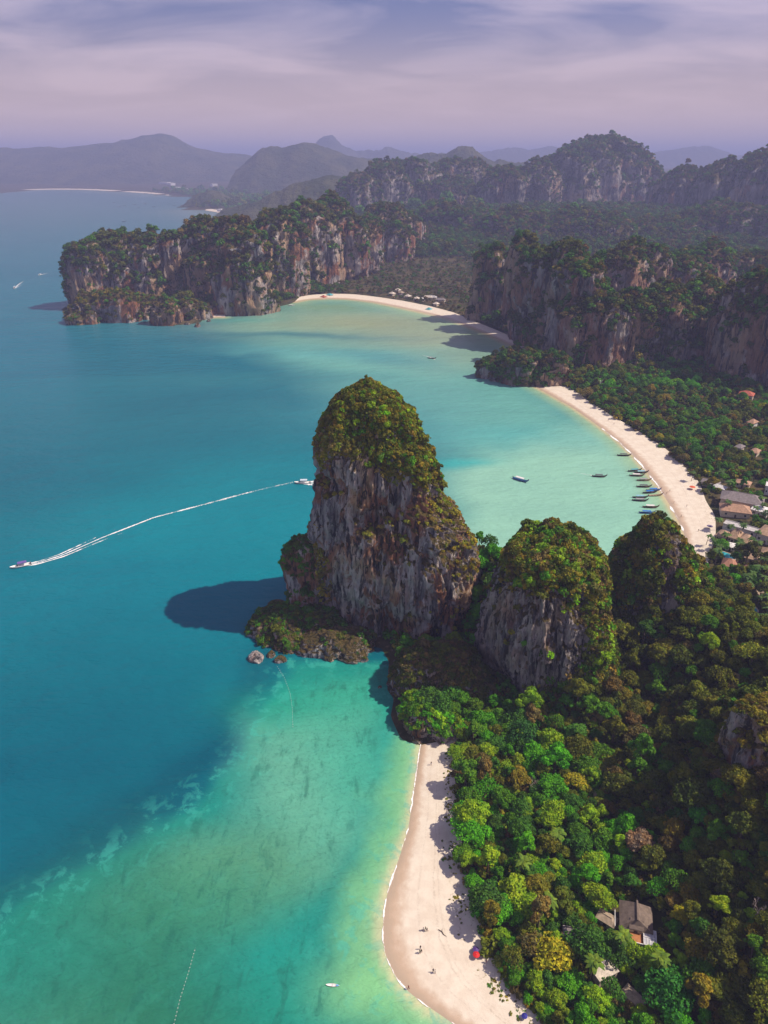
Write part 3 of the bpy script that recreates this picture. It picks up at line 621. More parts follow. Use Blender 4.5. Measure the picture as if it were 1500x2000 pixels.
def lobe(x0, x1, yt, yb, zb=0.0, kd=0.9, s=7.0, seed=0, na=110, nz=56, wall=0.55, ex=2.4, back=1.2, **k):
    """A rounded limestone block between photograph columns x0 and x1, standing at yb and reaching yt."""
    B = W((x0 + x1) / 2, yb, zb); depth = B[1] * _c + (CAM_H - zb) * _s; rx = (x1 - x0) / 2 / FPX * depth; ry = rx * kd; Yc = B[1] + ry
    T = WY((x0 + x1) / 2, yt, Yc); zt = max(T[2], zb + 4); cxx = ((x0 + x1) / 2 - 750) / FPX * (Yc * _c + (CAM_H - zt * .5) * _s)
    q = np.linspace(0, 1, 400); z = zb - 6 + (zt - zb + 6) * (1 - (1 - q) ** 2); u = np.clip((z - zb) / (zt - zb), 0, 1)
    prof = np.where(u < wall, 1.06 - 0.06 * u / wall, np.clip(1 - np.clip((u - wall) / (1 - wall), 0, 1) ** ex, 0, 1) ** (1 / ex))
    i = rows_by_length(z, rx * prof, nz); f = lambda a: np.interp(i, np.arange(400), a); z, rr = f(z), np.maximum(f(rx * prof), 0.1)
    return stack(z, np.full(nz, cxx), np.full(nz, Yc), rr, rr * kd, rr * kd * back, na, s, seed, **k)
def join(parts):
    V, F, b = [], [], 0
    for v, f in parts: V.append(v); F.append(f + b); b += len(v)
    return np.vstack(V), np.vstack(F)
def scatter(V, F, per_m2, seed, fn):
    """Random points on faces; fn(P, N) gives the chance that a plant grows there."""
    r = np.random.default_rng(seed); A, B, C, D = (V[F[:, i]] for i in range(4)); n = np.cross(C - A, D - B); ar = np.linalg.norm(n, axis=1) / 2; n = n / np.maximum(ar * 2, 1e-9)[:, None]
    cnt = r.poisson(ar * per_m2); k = np.repeat(np.arange(len(F)), cnt); u, v = r.random((len(k), 1)), r.random((len(k), 1))
    P = A[k] * (1 - u) * (1 - v) + B[k] * u * (1 - v) + C[k] * u * v + D[k] * (1 - u) * v; N = n[k]
    keep = r.random(len(P)) < fn(P, N); return P[keep], N[keep]
def tilt_of(N, w=0.8):
    T = N * w + np.array((0, 0, 1.0)); T[:, 2] = np.maximum(T[:, 2], 0.25); return T / np.linalg.norm(T, axis=1)[:, None]

# ---- the great tower
T_LEFT = [(x + 6, y + 11) for x, y in [(712, 724), (690, 735), (660, 758), (640, 785), (628, 815), (616, 850), (613, 900), (611, 950), (609, 1000), (600, 1040), (592, 1090), (588, 1150), (582, 1210), (590, 1270), (600, 1310)]]
T_RIGHT = [(x - 24, y + 11) for x, y in [(735, 724), (765, 738), (788, 765), (801, 800), (806, 825), (824, 845), (838, 870), (842, 905), (852, 935), (872, 960), (888, 985), (908, 1012), (916, 1050), (918, 1090), (928, 1140), (934, 1190), (930, 1240), (920, 1300)]]
def t_under(th, Z, X):
    front = np.clip(-np.sin(th), 0, 1) ** 0.5; n = 0.5 + 0.5 * np.sin(X * 0.16 + 0.8) + 0.25 * np.sin(X * 0.61)
    return front * (1 - sstep(4, 20 + 8 * n, Z)) * np.clip(0.08 + 0.22 * n, 0, 0.4)
TV, TF = karst(296, T_LEFT, T_RIGHT, [(0, 0.86), (60, 0.90), (125, 0.95)], 0.85, 420, 330, 3.0, 101, amp=0.95, rib=2.2, sq=2.3, under=t_under, dome=0.45, nose=0.42)
tower = obj('karst_tower', mesh('karst_tower', TV, TF, [ROCK_NEAR], True), category='rock tower', label='tall limestone sea tower with a shrub-covered domed top at the middle')
def t_grow(P, N):
    x, z = P[:, 0], P[:, 2]; n = fbm(P[:, 0] / 9, P[:, 1] / 9, P[:, 2] / 16, 4, 7)
    line = 83 - 0.36 * np.maximum(x, -12) + 10 * n
    cap = sstep(-4, 6, z - line)
    ledge = sstep(0.55, 0.85, N[:, 2] + 0.25 * n) * 0.4
    side = sstep(0.10, 0.30, n) * sstep(6, 26, x) * 0.25 + sstep(0.1, 0.35, n) * sstep(-22, -34, x) * sstep(60, 20, z) * 0.9
    return np.clip(np.maximum(np.maximum(cap, ledge), side), 0, 1)
P, N = scatter(TV, TF, 1.4, 3, t_grow)
capm = sstep(70, 92, P[:, 2] + 0.5 * P[:, 0])[:, None]
tt = tints(len(P), {'olive': 5, 'ochre': 4, 'lime': 1.2, 'green': 1, 'darkolive': 2}, 5, 0.2) * capm + tints(len(P), {'ochre': 6, 'brown': 3, 'olive': 1.5, 'grey': 1}, 6, 0.2) * 1.35 * (1 - capm)  # below the cap: dry-grass tints, brightened to stand in for sunlight
mass('shrub_cover', 'shrub', P - N * 0.35, RNG.gamma(4, 0.18, len(P)) + 0.28, tt, tilt_of(N), tower, 'olive and golden shrubs matted over the tower')

# ---- the low rocks at the tower's foot
def foot(px, name, label, kf, seed, s=2.2, Yc=262, dens=0.45, mixd=None, na=170, nz=80, kb=0.9, rock=ROCK_NEAR, thr=0.2, **k):
    V, F = karst(Yc, px[0], px[1], kf, kb, na, nz, s, seed, **k); o = obj(name, mesh(name, V, F, [rock], True), category='rock', label=label)
    fn = lambda P, N: np.clip(sstep(thr, thr + 0.3, N[:, 2] + 0.5 * fbm(P[:, 0] / 6, P[:, 1] / 6, P[:, 2] / 6, 3, seed)), 0, 1)
    P, N = scatter(V, F, dens, seed, fn)
    mass('shrub_cover', 'shrub', P - N * 0.4, RNG.gamma(4, 0.2, len(P)) + 0.3, tints(len(P), mixd or {'green': 3, 'olive': 3, 'deep': 2, 'darkolive': 2}, seed), tilt_of(N), o); return o
foot([[(560, 1188), (530, 1196), (500, 1210), (482, 1228), (488, 1255), (504, 1300)], [(590, 1186), (630, 1200), (670, 1222), (700, 1255), (706, 1300)]], 'rock_shelf', 'scrubby rock shelf at the seaward foot of the great tower', 0.5, 131, Yc=277, s=2.6, amp=1.5, dome=1.6)
foot([[(640, 1242), (610, 1250), (590, 1262), (585, 1280), (595, 1300)], [(680, 1240), (705, 1250), (722, 1265), (728, 1282), (722, 1300)]], 'rock_shelf', 'bare broken rock ledge at the waterline under the great tower', 0.5, 133, Yc=262, s=1.5, dens=0.06, amp=1.5, dome=1.5)
foot([[(577, 1050), (566, 1075), (561, 1100), (570, 1140), (575, 1200)], [(590, 1045), (615, 1060), (640, 1100), (650, 1150), (660, 1200)]], 'rock_shelf', 'dark overgrown shoulder on the seaward side of the great tower', 0.8, 137, Yc=292, mixd={'deep': 3, 'green': 3, 'darkolive': 3}, thr=0.05)
foot([[(822, 1384), (800, 1392), (786, 1408), (792, 1430), (806, 1455)], [(846, 1382), (876, 1390), (900, 1405), (910, 1430), (905, 1455)]], 'rock_outcrop', 'small grey outcrop with a bright green top at the beach end', 0.55, 139, Yc=212, s=1.3, mixd={'bright': 4, 'lime': 4, 'green': 2}, dens=0.9, kb=1.3, thr=0.5, amp=1.9, dome=1.4)
foot([[(815, 1270), (780, 1300), (770, 1330), (775, 1370)], [(850, 1268), (910, 1285), (960, 1320), (980, 1380)]], 'rock_shelf', 'dim brown scrub slope under the overhang between tower and beach', 0.6, 149, Yc=236, s=1.8, mixd={'brown': 4, 'darkolive': 4, 'olive': 2}, dens=0.8, thr=-0.1)  # dark shrub tints: the shade beside the cliff put into their colour

# ---- second and third rocks of the ridge
H2L = [(1052, 1030), (1020, 1034), (1002, 1046), (990, 1075), (972, 1100), (960, 1135), (950, 1190), (946, 1250), (950, 1300), (975, 1340), (1000, 1400)]
H2R = [(1070, 1030), (1105, 1036), (1140, 1042), (1168, 1054), (1182, 1085), (1180, 1130), (1184, 1190), (1190, 1250), (1194, 1310), (1192, 1400)]
def h2_under(th, Z, X):
    front = np.clip(-np.sin(th), 0, 1) ** 0.5; return front * (1 - sstep(3, 24, Z)) * np.clip(0.22 + 0.2 * np.sin(X * 0.3), 0, 0.42) * sstep(84, 62, X)
V2, F2 = karst(242, [(x + 8, y + 22) for x, y in H2L], [(x - 26, y + 20) for x, y in H2R], 1.0, 0.95, 300, 230, 2.3, 211, amp=1.15, rib=2.0, cap=0.10, nose=0.14, sq=2.9, under=h2_under, dome=2.4)
hill2 = obj('karst_hill', mesh('karst_hill', V2, F2, [ROCK_HILL], True), category='rock hill', label='squat grey cliff with bushy flat top right beside the great tower')
def h2_grow(P, N):
    n = fbm(P[:, 0] / 7, P[:, 1] / 7, P[:, 2] / 12, 4, 17); x, z = P[:, 0], P[:, 2]
    cap = sstep(53, 59, z + 6 * n); ledge = sstep(0.55, 0.85, N[:, 2] + 0.3 * n) * 0.6; right = sstep(72, 80, x + 7 * n) * 0.8; low = sstep(66, 50, z * 0 + 60 - 14 * n + 6 * (z > 34)) * sstep(36, 26, z + 6 * n) * sstep(56, 70, x) * 0.8
    return np.clip(np.maximum.reduce([cap, ledge, right, low]), 0, 1)
P, N = scatter(V2, F2, 1.0, 9, h2_grow)
mass('shrub_cover', 'shrub', P - N * 0.4, RNG.gamma(4, 0.27, len(P)) + 0.30, tints(len(P), {'olive': 4, 'ochre': 3, 'green': 2, 'lime': 2, 'brown': 2, 'darkolive': 2}, 15, 0.2), tilt_of(N), hill2, 'bushes over the flat top and right flank')
H3L = [(1282, 998), (1258, 1010), (1236, 1028), (1216, 1060), (1204, 1100), (1197, 1150), (1194, 1220), (1194, 1300), (1196, 1400)]
H3R = [(1296, 998), (1316, 1010), (1330, 1032), (1345, 1072), (1362, 1110), (1376, 1140), (1392, 1180), (1408, 1230), (1425, 1300), (1440, 1400)]
V3, F3 = karst(266, [(x + 8, y + 10) for x, y in H3L], [(x - 20, y + 6) for x, y in H3R], 0.85, 0.9, 260, 200, 2.6, 311, amp=1.1, rib=1.8, sq=2.2, dome=1.4, nose=0.25)
hill3 = obj('karst_hill', mesh('karst_hill', V3, F3, [ROCK_HILL], True), category='rock hill', label='pointed wooded hill with a pale rock rib beside the boat beach')
def h3_grow(P, N):
    n = fbm(P[:, 0] / 8, P[:, 1] / 8, P[:, 2] / 12, 4, 27); z, x = P[:, 2], P[:, 0]
    rib = np.exp(-((x - (123 - (66 - z) * 0.12)) / 5.5) ** 2) * sstep(22, 34, z) * (P[:, 1] < 262)
    return np.clip(0.95 * sstep(-0.55, -0.1, n) - rib * 1.2 + 0.1, 0, 1)
P, N = scatter(V3, F3, 0.80, 19, h3_grow)
mass('shrub_cover', 'shrub', P, RNG.gamma(4, 0.30, len(P)) + 0.35, tints(len(P), {'darkolive': 4, 'olive': 4, 'ochre': 2.4, 'green': 2, 'lime': 0.8, 'brown': 1.2}, 25, 0.22), tilt_of(N), hill3, 'dark and golden green bushes over the whole hill')
foot([[(1478, 1375), (1452, 1400), (1432, 1450), (1420, 1500), (1410, 1560)], [(1500, 1372), (1540, 1390), (1590, 1440), (1620, 1500), (1640, 1560)]], 'rock_outcrop', 'sunlit rock crag with dry grass breaking out of the dark slope', 0.7, 151, Yc=164, s=1.6, mixd={'ochre': 4, 'brown': 3, 'olive': 2}, dens=0.7, zb=22, thr=0.25)

# ---- middle cliffs, headland and back ridge
def cliffs(name, label, rows, s, seed, rock, dens, mixd, size, zb=0.0, thr=(0.12, 0.42), grow=0.26, cat='cliff', wall=(0.34, 0.60), **k):
    rq = random.Random(seed)
    parts = [lobe(*r[:4], wall=rq.uniform(*wall), ex=rq.uniform(1.9, 2.8), amp=1.45, dome=1.7, zb=(r[4] if len(r) > 4 else zb), kd=(r[5] if len(r) > 5 else 0.9), s=s * (0.8 + 0.4 * random.random()), seed=seed + 17 * i, **k) for i, r in enumerate(rows)]
    V, F = join(parts); o = obj(name, mesh(name, V, F, [rock], True), category=cat, label=label)
    def fn(P, N):
        n = fbm(P[:, 0] / (5 * s), P[:, 1] / (5 * s), P[:, 2] / (7 * s), 4, seed)
        return np.clip(np.maximum(sstep(thr[0], thr[1], N[:, 2] + 0.55 * n), sstep(grow, grow + 0.22, n) * 0.9), 0, 1)
    P, N = scatter(V, F, dens, seed, fn); P = P[P[:, 2] > -1]; N = N[:len(P)]
    q = np.random.default_rng(seed).gamma(7, size / 7, len(P))
    mass('tree_cover', 'far', P - np.array((0, 0, size * 1.5)), q, tints(len(P), mixd, seed, 0.18) * 0.85, None, o); return o
GREENS = {'olive': 3, 'darkolive': 3, 'green': 3, 'deep': 2, 'brown': 1.6, 'ochre': 0.6}
cliffs('karst_cliff', 'slender dark rock pillar standing apart at the end of the far beach', [(920, 984, 486, 630, 0, 0.85)], 7, 401, ROCK_MID, 0.055, GREENS, 0.75)
cliffs('karst_cliff', 'shaded cliff wall with pale streaked base beside the slender pillar', [(990, 1048, 476, 648), (1010, 1090, 494, 676), (1060, 1150, 478, 690), (1082, 1182, 502, 722, 0, 0.9)], 7, 421, ROCK_MID, 0.055, GREENS, 0.75)
cliffs('karst_cliff', 'long cream and grey overhanging cliff above the boat beach trees', [(1122, 1215, 570, 724, 2, 0.8), (1180, 1270, 578, 722, 2, 0.8), (1240, 1345, 566, 716, 2, 0.8), (1310, 1412, 562, 704, 2, 0.9), (1290, 1400, 600, 712, 2, 0.7)], 7, 451, ROCK_MID, 0.055, GREENS, 0.75, wall=(0.6, 0.72))
cliffs('karst_hill', 'cluster of wooded domes rising behind the long overhanging cliff', [(1150, 1262, 484, 655), (1195, 1300, 478, 640), (1270, 1360, 500, 640), (1310, 1420, 482, 610), (1380, 1470, 490, 600), (1440, 1560, 500, 610)], 8, 481, ROCK_MID, 0.05, GREENS, 0.65, cat='rock hill', grow=0.1)
cliffs('karst_hill', 'dark shaded hillside closing the boat beach woods at the edge of view', [(1405, 1530, 545, 745, 2), (1470, 1640, 520, 770, 2), (1400, 1480, 590, 700, 2)], 8, 511, ROCK_MID, 0.05, GREENS, 0.65, cat='rock hill', grow=0.1)
HEAD = [(127, 212, 475, 606, 0, 0.9), (180, 262, 462, 600), (215, 285, 460, 596), (258, 328, 457, 600), (318, 374, 454, 596), (352, 450, 440, 598), (400, 505, 434, 598), (438, 526, 452, 612, 0, 0.7), (490, 590, 424, 584), (512, 584, 482, 582, 0, 0.7),
        (545, 650, 396, 560), (600, 700, 392, 545), (612, 705, 420, 548, 2, 0.5), (665, 745, 424, 540, 2, 0.6), (700, 800, 402, 512, 4), (742, 800, 440, 520, 3, 0.6), (770, 826, 420, 500, 4)]
cliffs('headland', 'long cliffed headland with domed wooded tops across the far bay', HEAD, 8.0, 541, ROCK_FAR, 0.045, {'olive': 3, 'darkolive': 4, 'green': 2, 'deep': 2, 'brown': 2.5}, 0.8, cat='headland', grow=0.24)
cliffs('rock_shelf', 'low scrubby rock apron along the foot of the far headland', [(152, 260, 566, 630, 0, 0.5), (230, 310, 576, 624, 0, 0.5), (132, 186, 590, 634, 0, 0.6), (290, 352, 588, 636, 0, 0.6), (340, 400, 590, 624, 0, 0.6), (395, 450, 592, 616, 0, 0.5)], 5.0, 571, ROCK_FAR, 0.07, {'olive': 3, 'brown': 3, 'ochre': 2, 'green': 2}, 0.5, cat='rock', wall=(0.3, 0.4), na=80, nz=36)
cliffs('rock_shelf', 'wooded rocky point between the two bays', [(945, 1010, 692, 742, 0, 0.7), (990, 1060, 690, 748, 1, 0.7), (1040, 1110, 690, 750, 2, 0.6)], 5.0, 581, ROCK_MID, 0.07, {'deep': 3, 'green': 3, 'olive': 2, 'brown': 2}, 0.6, cat='rock', wall=(0.25, 0.35), na=80, nz=36, grow=0.0, thr=(-0.1, 0.2))
cliffs('karst_hill', 'row of low wooded foothills below the back ridge cliffs', [(800, 960, 404, 468, 20), (930, 1090, 424, 482, 20), (1060, 1230, 416, 486, 20), (1200, 1370, 424, 484, 20), (1330, 1500, 404, 484, 20), (1460, 1640, 396, 490, 20)], 12.0, 591, ROCK_RIDGE, 0.02, GREENS, 0.95, cat='rock hill', wall=(0.15, 0.3), grow=-0.2, thr=(-0.1, 0.2))
BACK = [(665, 752, 337, 432), (700, 800, 316, 430), (745, 850, 309, 425), (835, 900, 345, 425), (790, 930, 352, 428), (850, 952, 312, 420), (935, 1005, 332, 430), (985, 1085, 326, 428), (1050, 1150, 304, 424), (1095, 1260, 276, 420), (1130, 1240, 276, 410), (1190, 1300, 316, 420), (1280, 1385, 330, 440), (1350, 1465, 318, 446), (1420, 1560, 299, 450), (1500, 1640, 296, 460)]

for _lab, _rows, _sd in (('hazy flat-topped limestone massif behind the headland end', BACK[:3], 601), ('narrow hazy limestone peak between the flat-topped massif and the summit ridge', BACK[3:6], 631), ('hazy summit ridge with the highest peak and a pale cliff band', BACK[6:12], 661), ('hazy wooded ridge running out of view behind the valley', BACK[12:], 691)): cliffs('karst_ridge', _lab, _rows, 15.0, _sd, ROCK_RIDGE, 0.016, {'olive': 3, 'darkolive': 3, 'green': 2, 'deep': 2, 'brown': 1.5}, 1.0, zb=30, cat='ridge', wall=(0.35, 0.5))
# ================================================================== finding the ground under a pixel
def G(px, py):
    z = 3.0
    for _ in range(7): z = 0.5 * z + 0.5 * float(land_height(W(px, py, z)[None, :2])[0])
    return W(px, py, z)
def proj(P):
    P = np.asarray(P, float); d = P[:, 1] * _c + (CAM_H - P[:, 2]) * _s; v = (P[:, 1] * _s - (CAM_H - P[:, 2]) * _c)
    return 750 + FPX * P[:, 0] / d, 1000 - FPX * v / d, d
# clearings for houses, paths and pools: (px, py, radius)
CLEAR = [(1238, 1812, 7.5), (1215, 1830, 3.5), (1262, 1836, 4.0), (1252, 1850, 3.5), (1180, 1910, 4.6), (1168, 1922, 3.0), (1112, 1838, 3.0), (1130, 1846, 2.5), (1180, 1800, 2.2), (1192, 1818, 2.0), (1237, 1955, 2.0), (1228, 1940, 2.0)]
CLEAR_P = [(G(x, y)[:2], r) for x, y, r in CLEAR]
RESORT = [(1388, 942, 7), (1404, 951, 6), (1450, 947, 9), (1420, 980, 14), (1450, 985, 15), (1480, 990, 14), (1430, 1000, 14), (1455, 1004, 10), (1484, 1004, 9), (1425, 1028, 8), (1445, 1034, 8), (1470, 1042, 8), (1412, 1046, 8), (1435, 1054, 9), (1456, 1062, 9), (1490, 1056, 12), (1428, 1070, 6),
          (1468, 1094, 8), (1490, 1088, 8), (1420, 1116, 11), (1440, 1118, 6), (1458, 1120, 7), (1474, 1168, 4), (1492, 1166, 6), (1456, 1190, 9), (1470, 1215, 9), (1450, 1200, 7), (1420, 1090, 5), (1500, 965, 8), (1455, 780, 14), (1468, 835, 10), (1472, 892, 9), (1443, 881, 6), (1168, 748, 6)]
CLEAR_P += [(G(x, y)[:2], r * 0.85) for x, y, r in RESORT]
def cleared(P, extra=0.0):
    r = np.zeros(len(P), bool)
    for c, q in CLEAR_P: r |= np.hypot(P[:, 0] - c[0], P[:, 1] - c[1]) < q + extra
    return r
def in_rock(P):
    r = np.zeros(len(P), bool)
    for cx, cy, a, b in ((0, 294, 42, 36), (61, 238, 25, 25), (117, 266, 25, 24)): r |= ((P[:, 0] - cx) / a) ** 2 + ((P[:, 1] - cy) / b) ** 2 < 1
    return r
def darts(x0, x1, y0, y1, tries, rmin, rmax, seed, ok, spacing=1.25):
    """Random places no two of which are closer than their sizes allow."""
    r = np.random.default_rng(seed); C = np.column_stack([r.uniform(x0, x1, tries), r.uniform(y0, y1, tries)]); R = rmin + (rmax - rmin) * r.random(tries) ** 1.6
    k = ok(C); C, R = C[k], R[k]; cell = rmax * 2 * spacing / 2; grid = {}; out = []
    for i, (c, q) in enumerate(zip(C, R)):
        gx, gy = int(c[0] // cell), int(c[1] // cell); good = True
        for a in (-1, 0, 1):
            for b in (-1, 0, 1):
                for j in grid.get((gx + a, gy + b), ()):
                    if (C[j][0] - c[0]) ** 2 + (C[j][1] - c[1]) ** 2 < ((q + R[j]) * spacing / 2) ** 2: good = False; break
                if not good: break
            if not good: break
        if good: grid.setdefault((gx, gy), []).append(i); out.append(i)
    return C[out], R[out]

# ================================================================== the near grove and the slope behind it
def near_ok(C, rock=True):
    d = sdf(C, LAND); z = land_height(C); px, py, _ = proj(np.column_stack([C, z + 6]))
    return (d > 1.2) & ~cleared(C, 1.0) & ~(in_rock(C) & rock) & (px > 700) & (px < 2150) & (py < 2350)
TC, TR = darts(-5, 215, 60, 345, 24000, 1.6, 4.6, 3, near_ok, 1.02)
TZ = land_height(TC); tpx, tpy, tdep = proj(np.column_stack([TC, TZ + TR * 1.2]))
slope = sstep(64, 84, TC[:, 0] + 8 * fbm(TC[:, 0] / 25, TC[:, 1] / 25, 0, 3, 77) + 0.10 * np.maximum(0, TC[:, 1] - 190)); r_ = np.random.default_rng(8)
patch = fbm(TC[:, 0] / 14, TC[:, 1] / 14, 3, 3, 99)
KEYS = list(PAL)
def pick(i):
    if r_.random() < slope[i]: d = {'darkolive': 4, 'olive': 4.2, 'brown': 0.9, 'green': 2.0, 'ochre': 1.0, 'deep': 0.8, 'grey': 0.25, 'lime': 0.25}
    else: d = {'bright': 3.4 + 4 * max(0, patch[i]), 'green': 3, 'lime': 2.8 + 6 * max(0, -patch[i]), 'deep': 1.2, 'teal': 1.3, 'olive': 1.4, 'brown': 0.5, 'gold': 0.16, 'ochre': 0.25}
    k = list(d); return r_.choice(k, p=np.array([d[q] for q in k]) / sum(d.values()))
TK = [pick(i) for i in range(len(TC))]
LM = [('at the edge of the near beach', lambda x, y: line_dist(np.array([[x, y]]), VEG1)[0] < 9, 'trees edging the near beach'),
      ('around the brown-roofed house', lambda x, y: math.hypot(x - HA[0], y - HA[1]) < 17, 'trees around the brown-roofed house'),
      ('beside the tan-roofed cottage', lambda x, y: math.hypot(x - HB[0], y - HB[1]) < 17, 'trees beside the tan-roofed cottage'),
      ('below the grey overhanging cliff', lambda x, y: y > 196 and x < 74, 'trees below the grey overhanging cliff'),
      ('on the dark slope under the crag', lambda x, y: x > 76 and 120 < y < 190, 'trees on the dark slope under the crag'),
      ('below the pointed hill', lambda x, y: y >= 190, 'trees below the pointed hill'),
      ('on the nearest dark slope', lambda x, y: x > 76, 'trees on the nearest dark slope'),
      ('inside the near grove', lambda x, y: True, 'trees inside the near grove')]
HA, HB = G(1238, 1812), G(1180, 1910)
WORD = {'bright': 'vivid green', 'green': 'mid green', 'lime': 'yellow-green', 'gold': 'golden yellow', 'olive': 'olive', 'darkolive': 'dark olive', 'brown': 'brownish', 'deep': 'deep green', 'teal': 'blue-green', 'ochre': 'ochre', 'grey': 'greyish bare-twigged'}
FORM = {'broadleaf': 'round-crowned tree', 'tall': 'tall narrow tree', 'airy': 'thin open-crowned tree'}
ORD = 'first second third fourth fifth sixth seventh eighth ninth tenth eleventh twelfth thirteenth fourteenth fifteenth sixteenth seventeenth eighteenth nineteenth twentieth twenty-first twenty-second twenty-third twenty-fourth twenty-fifth twenty-sixth twenty-seventh twenty-eighth twenty-ninth thirtieth'.split()
def rank_labels(things):
    """Things that would share a label are told apart by their order from the open sea inland."""
    by = {}
    for o in things: by.setdefault(o['label'], []).append(o)
    for lab, v in by.items():
        if len(v) > 1:
            pp = proj(np.array([o.location[:] for o in v]))[0]
            for n_, i in enumerate(np.argsort(pp)): v[i]['label'] = f'{lab}, {ORD[min(n_, 29)]} from the sea'
vis = (tpx > -10) & (tpx < 1510) & (tpy < 2030)
order = np.argsort(np.where(vis, -TR / tdep, 1e3)); single = set(order[:296].tolist())
def plant_tree(loc, kd, v, sc, rz, tint, label, group, mats=None, name='tree'):
    cm, tm = TREES[kd][v]
    t = obj(name, None, None, loc, rz, label=label, category='tree', group=group); t.scale = sc; t.empty_display_size = 0.5
    obj('trunk', tm, t); c = obj('crown', cm, t); c['tint'] = [float(q) for q in tint]; return t
rest, singles = [], []
for i in range(len(TC)):
    kd = r_.choice(['broadleaf', 'tall', 'airy'], p=[0.60, 0.20, 0.20]); v = int(r_.integers(len(TREES[kd]))); rot = r_.uniform(0, 2 * pi)
    tint = np.array(PAL[TK[i]]) * np.exp(r_.normal() * 0.13) * np.exp(r_.normal(size=3) * 0.05); s = TR[i] / 3.6 * (1.2 if kd == 'tall' else 1.0)
    if i in single:
        for ph, f, grp in LM:
            if f(*TC[i]): break
        singles.append(plant_tree((TC[i][0], TC[i][1], TZ[i] - 0.3), kd, v, (s * r_.uniform(0.82, 1.25), s * r_.uniform(0.82, 1.25), s * r_.uniform(0.8, 1.25)), rot, tint, f'{WORD[TK[i]]} {FORM[kd]} {ph}', grp))
    else:
        rest.append((TC[i][0], TC[i][1], TZ[i] - 0.3, s, {'broadleaf': 0, 'tall': 4, 'airy': 6}[kd] + v, *tint))
rank_labels(singles); rest = np.array(rest)
mass('forest', 'near', rest[:, :3], rest[:, 3], rest[:, 5:], label='remaining trees of the near slopes and the ridge back', variant=rest[:, 4])
# undergrowth
U = RNG.uniform((0, 60), (215, 345), (32000, 2)); k = near_ok(U, False) & (RNG.random(len(U)) < 0.75); U = U[k]
us = sstep(66, 84, U[:, 0])[:, None]
mass('undergrowth', 'shrub', np.column_stack([U, land_height(U)]), RNG.gamma(5, 0.24, len(U)) + 0.4, tints(len(U), {'green': 3, 'olive': 3, 'bright': 2, 'ochre': 1.5, 'brown': 1.5}, 61, 0.2) * (1 - us) + tints(len(U), {'darkolive': 4, 'olive': 3, 'brown': 2, 'ochre': 1}, 62, 0.2) * us, label='low scrub filling the gaps between the near trees')
# grass tufts at the top of the near beach
V1 = resample(VEG1, 300); S1 = resample(SHORE1, 300); k = RNG.integers(20, 270, 420); a = RNG.beta(1.1, 4, 420) * 0.30; Pg = V1[k] + (S1[k] - V1[k]) * a[:, None] + RNG.normal(size=(420, 2)) * 0.5
kk = fbm(Pg[:, 0] / 6, Pg[:, 1] / 6, 0, 3, 15) > -0.02; Pg = Pg[kk]
mass('beach_grass', 'shrub', np.column_stack([Pg, np.full(len(Pg), 1.25)]), RNG.uniform(0.2, 0.62, len(Pg)), tints(len(Pg), {'ochre': 3, 'olive': 2, 'gold': 0.7, 'green': 1}, 65), label='creeping grass tufts along the top of the near beach', squash=0.45)
# single trees with a look of their own
def own(px, py, kd, v, s, tint, label, sz=1.0): p = G(px, py); return plant_tree((p[0], p[1], p[2] - 0.3), kd, v, (s, s, s * sz), random.uniform(0, 6), tint, label, None)
own(1328, 1800, 'broadleaf', 0, 0.72, PAL['gold'], 'golden yellow tree standing uphill of the brown-roofed house')
own(1312, 1765, 'airy', 0, 0.62, (0.24, 0.25, 0.016), 'thin bright yellow tree above the golden one')
own(1140, 1700, 'broadleaf', 2, 0.68, (0.21, 0.24, 0.014), 'yellow-leaved tree in the clearing of the grove')
own(1362, 1612, 'broadleaf', 3, 0.85, (0.035, 0.19, 0.016), 'lone vivid green round tree on the dark slope', 1.2)
own(1020, 1452, 'broadleaf', 1, 1.35, (0.028, 0.105, 0.022), 'large dark green dome-crowned tree under the grey cliff')
own(1300, 1965, 'broadleaf', 1, 1.45, (0.030, 0.155, 0.022), 'large bright green spreading tree at the bottom of the slope')
own(1090, 1865, 'broadleaf', 3, 0.95, (0.085, 0.20, 0.022), 'rounded light green tree hiding the grey hut')
for (x, y, s, lab, sd_) in ((1040, 1552, 0.95, 'leafless pale pinkish tree in the grove clearing', 1), (1468, 1800, 1.15, 'leafless grey tree on the dark slope at the edge of view', 2), (1160, 1905 - 340, 0.6, 'small leafless tree beside the grove clearing', 3), (1270, 1545, 0.8, 'pale leafless tree on the shaded slope', 4)):
    p = G(x, y); t = obj('bare_tree', None, None, p, random.uniform(0, 6), label=lab, category='tree'); t.scale = (s,) * 3; obj('branches', bare_tree(sd_), t)

# ================================================================== woods on the flats, in the valley and on the far shore
def frustum(C, m=60): 
    d = C[:, 1] * _c + CAM_H * _s; return np.abs(C[:, 0]) < 0.5404 * d + m
n = 30000; C = np.column_stack([RNG.uniform(90, 620, n), RNG.uniform(285, 900, n)])
def flat_ok(C):
    px, py, _ = proj(np.column_stack([C, np.full(len(C), 5.0)]))
    return (sdf(C, LAND) > 1.5) & frustum(C, 50) & ~cleared(C, 2.5) & ~in_rock(C) & ((C[:, 1] > 345) | (C[:, 0] > 150))
MC, MR = darts(90, 620, 285, 900, 16000, 2.3, 5.2, 13, flat_ok, 1.3)
MZ = land_height(MC); pt = fbm(MC[:, 0] / 30, MC[:, 1] / 30, 0, 3, 5)[:, None]
mt = np.where(pt > 0.12, tints(len(MC), {'bright': 3, 'green': 4, 'teal': 3, 'lime': 1}, 71), tints(len(MC), {'green': 4, 'olive': 4, 'deep': 2, 'darkolive': 2, 'brown': 1.6, 'ochre': 1.2, 'gold': 0.15}, 72))
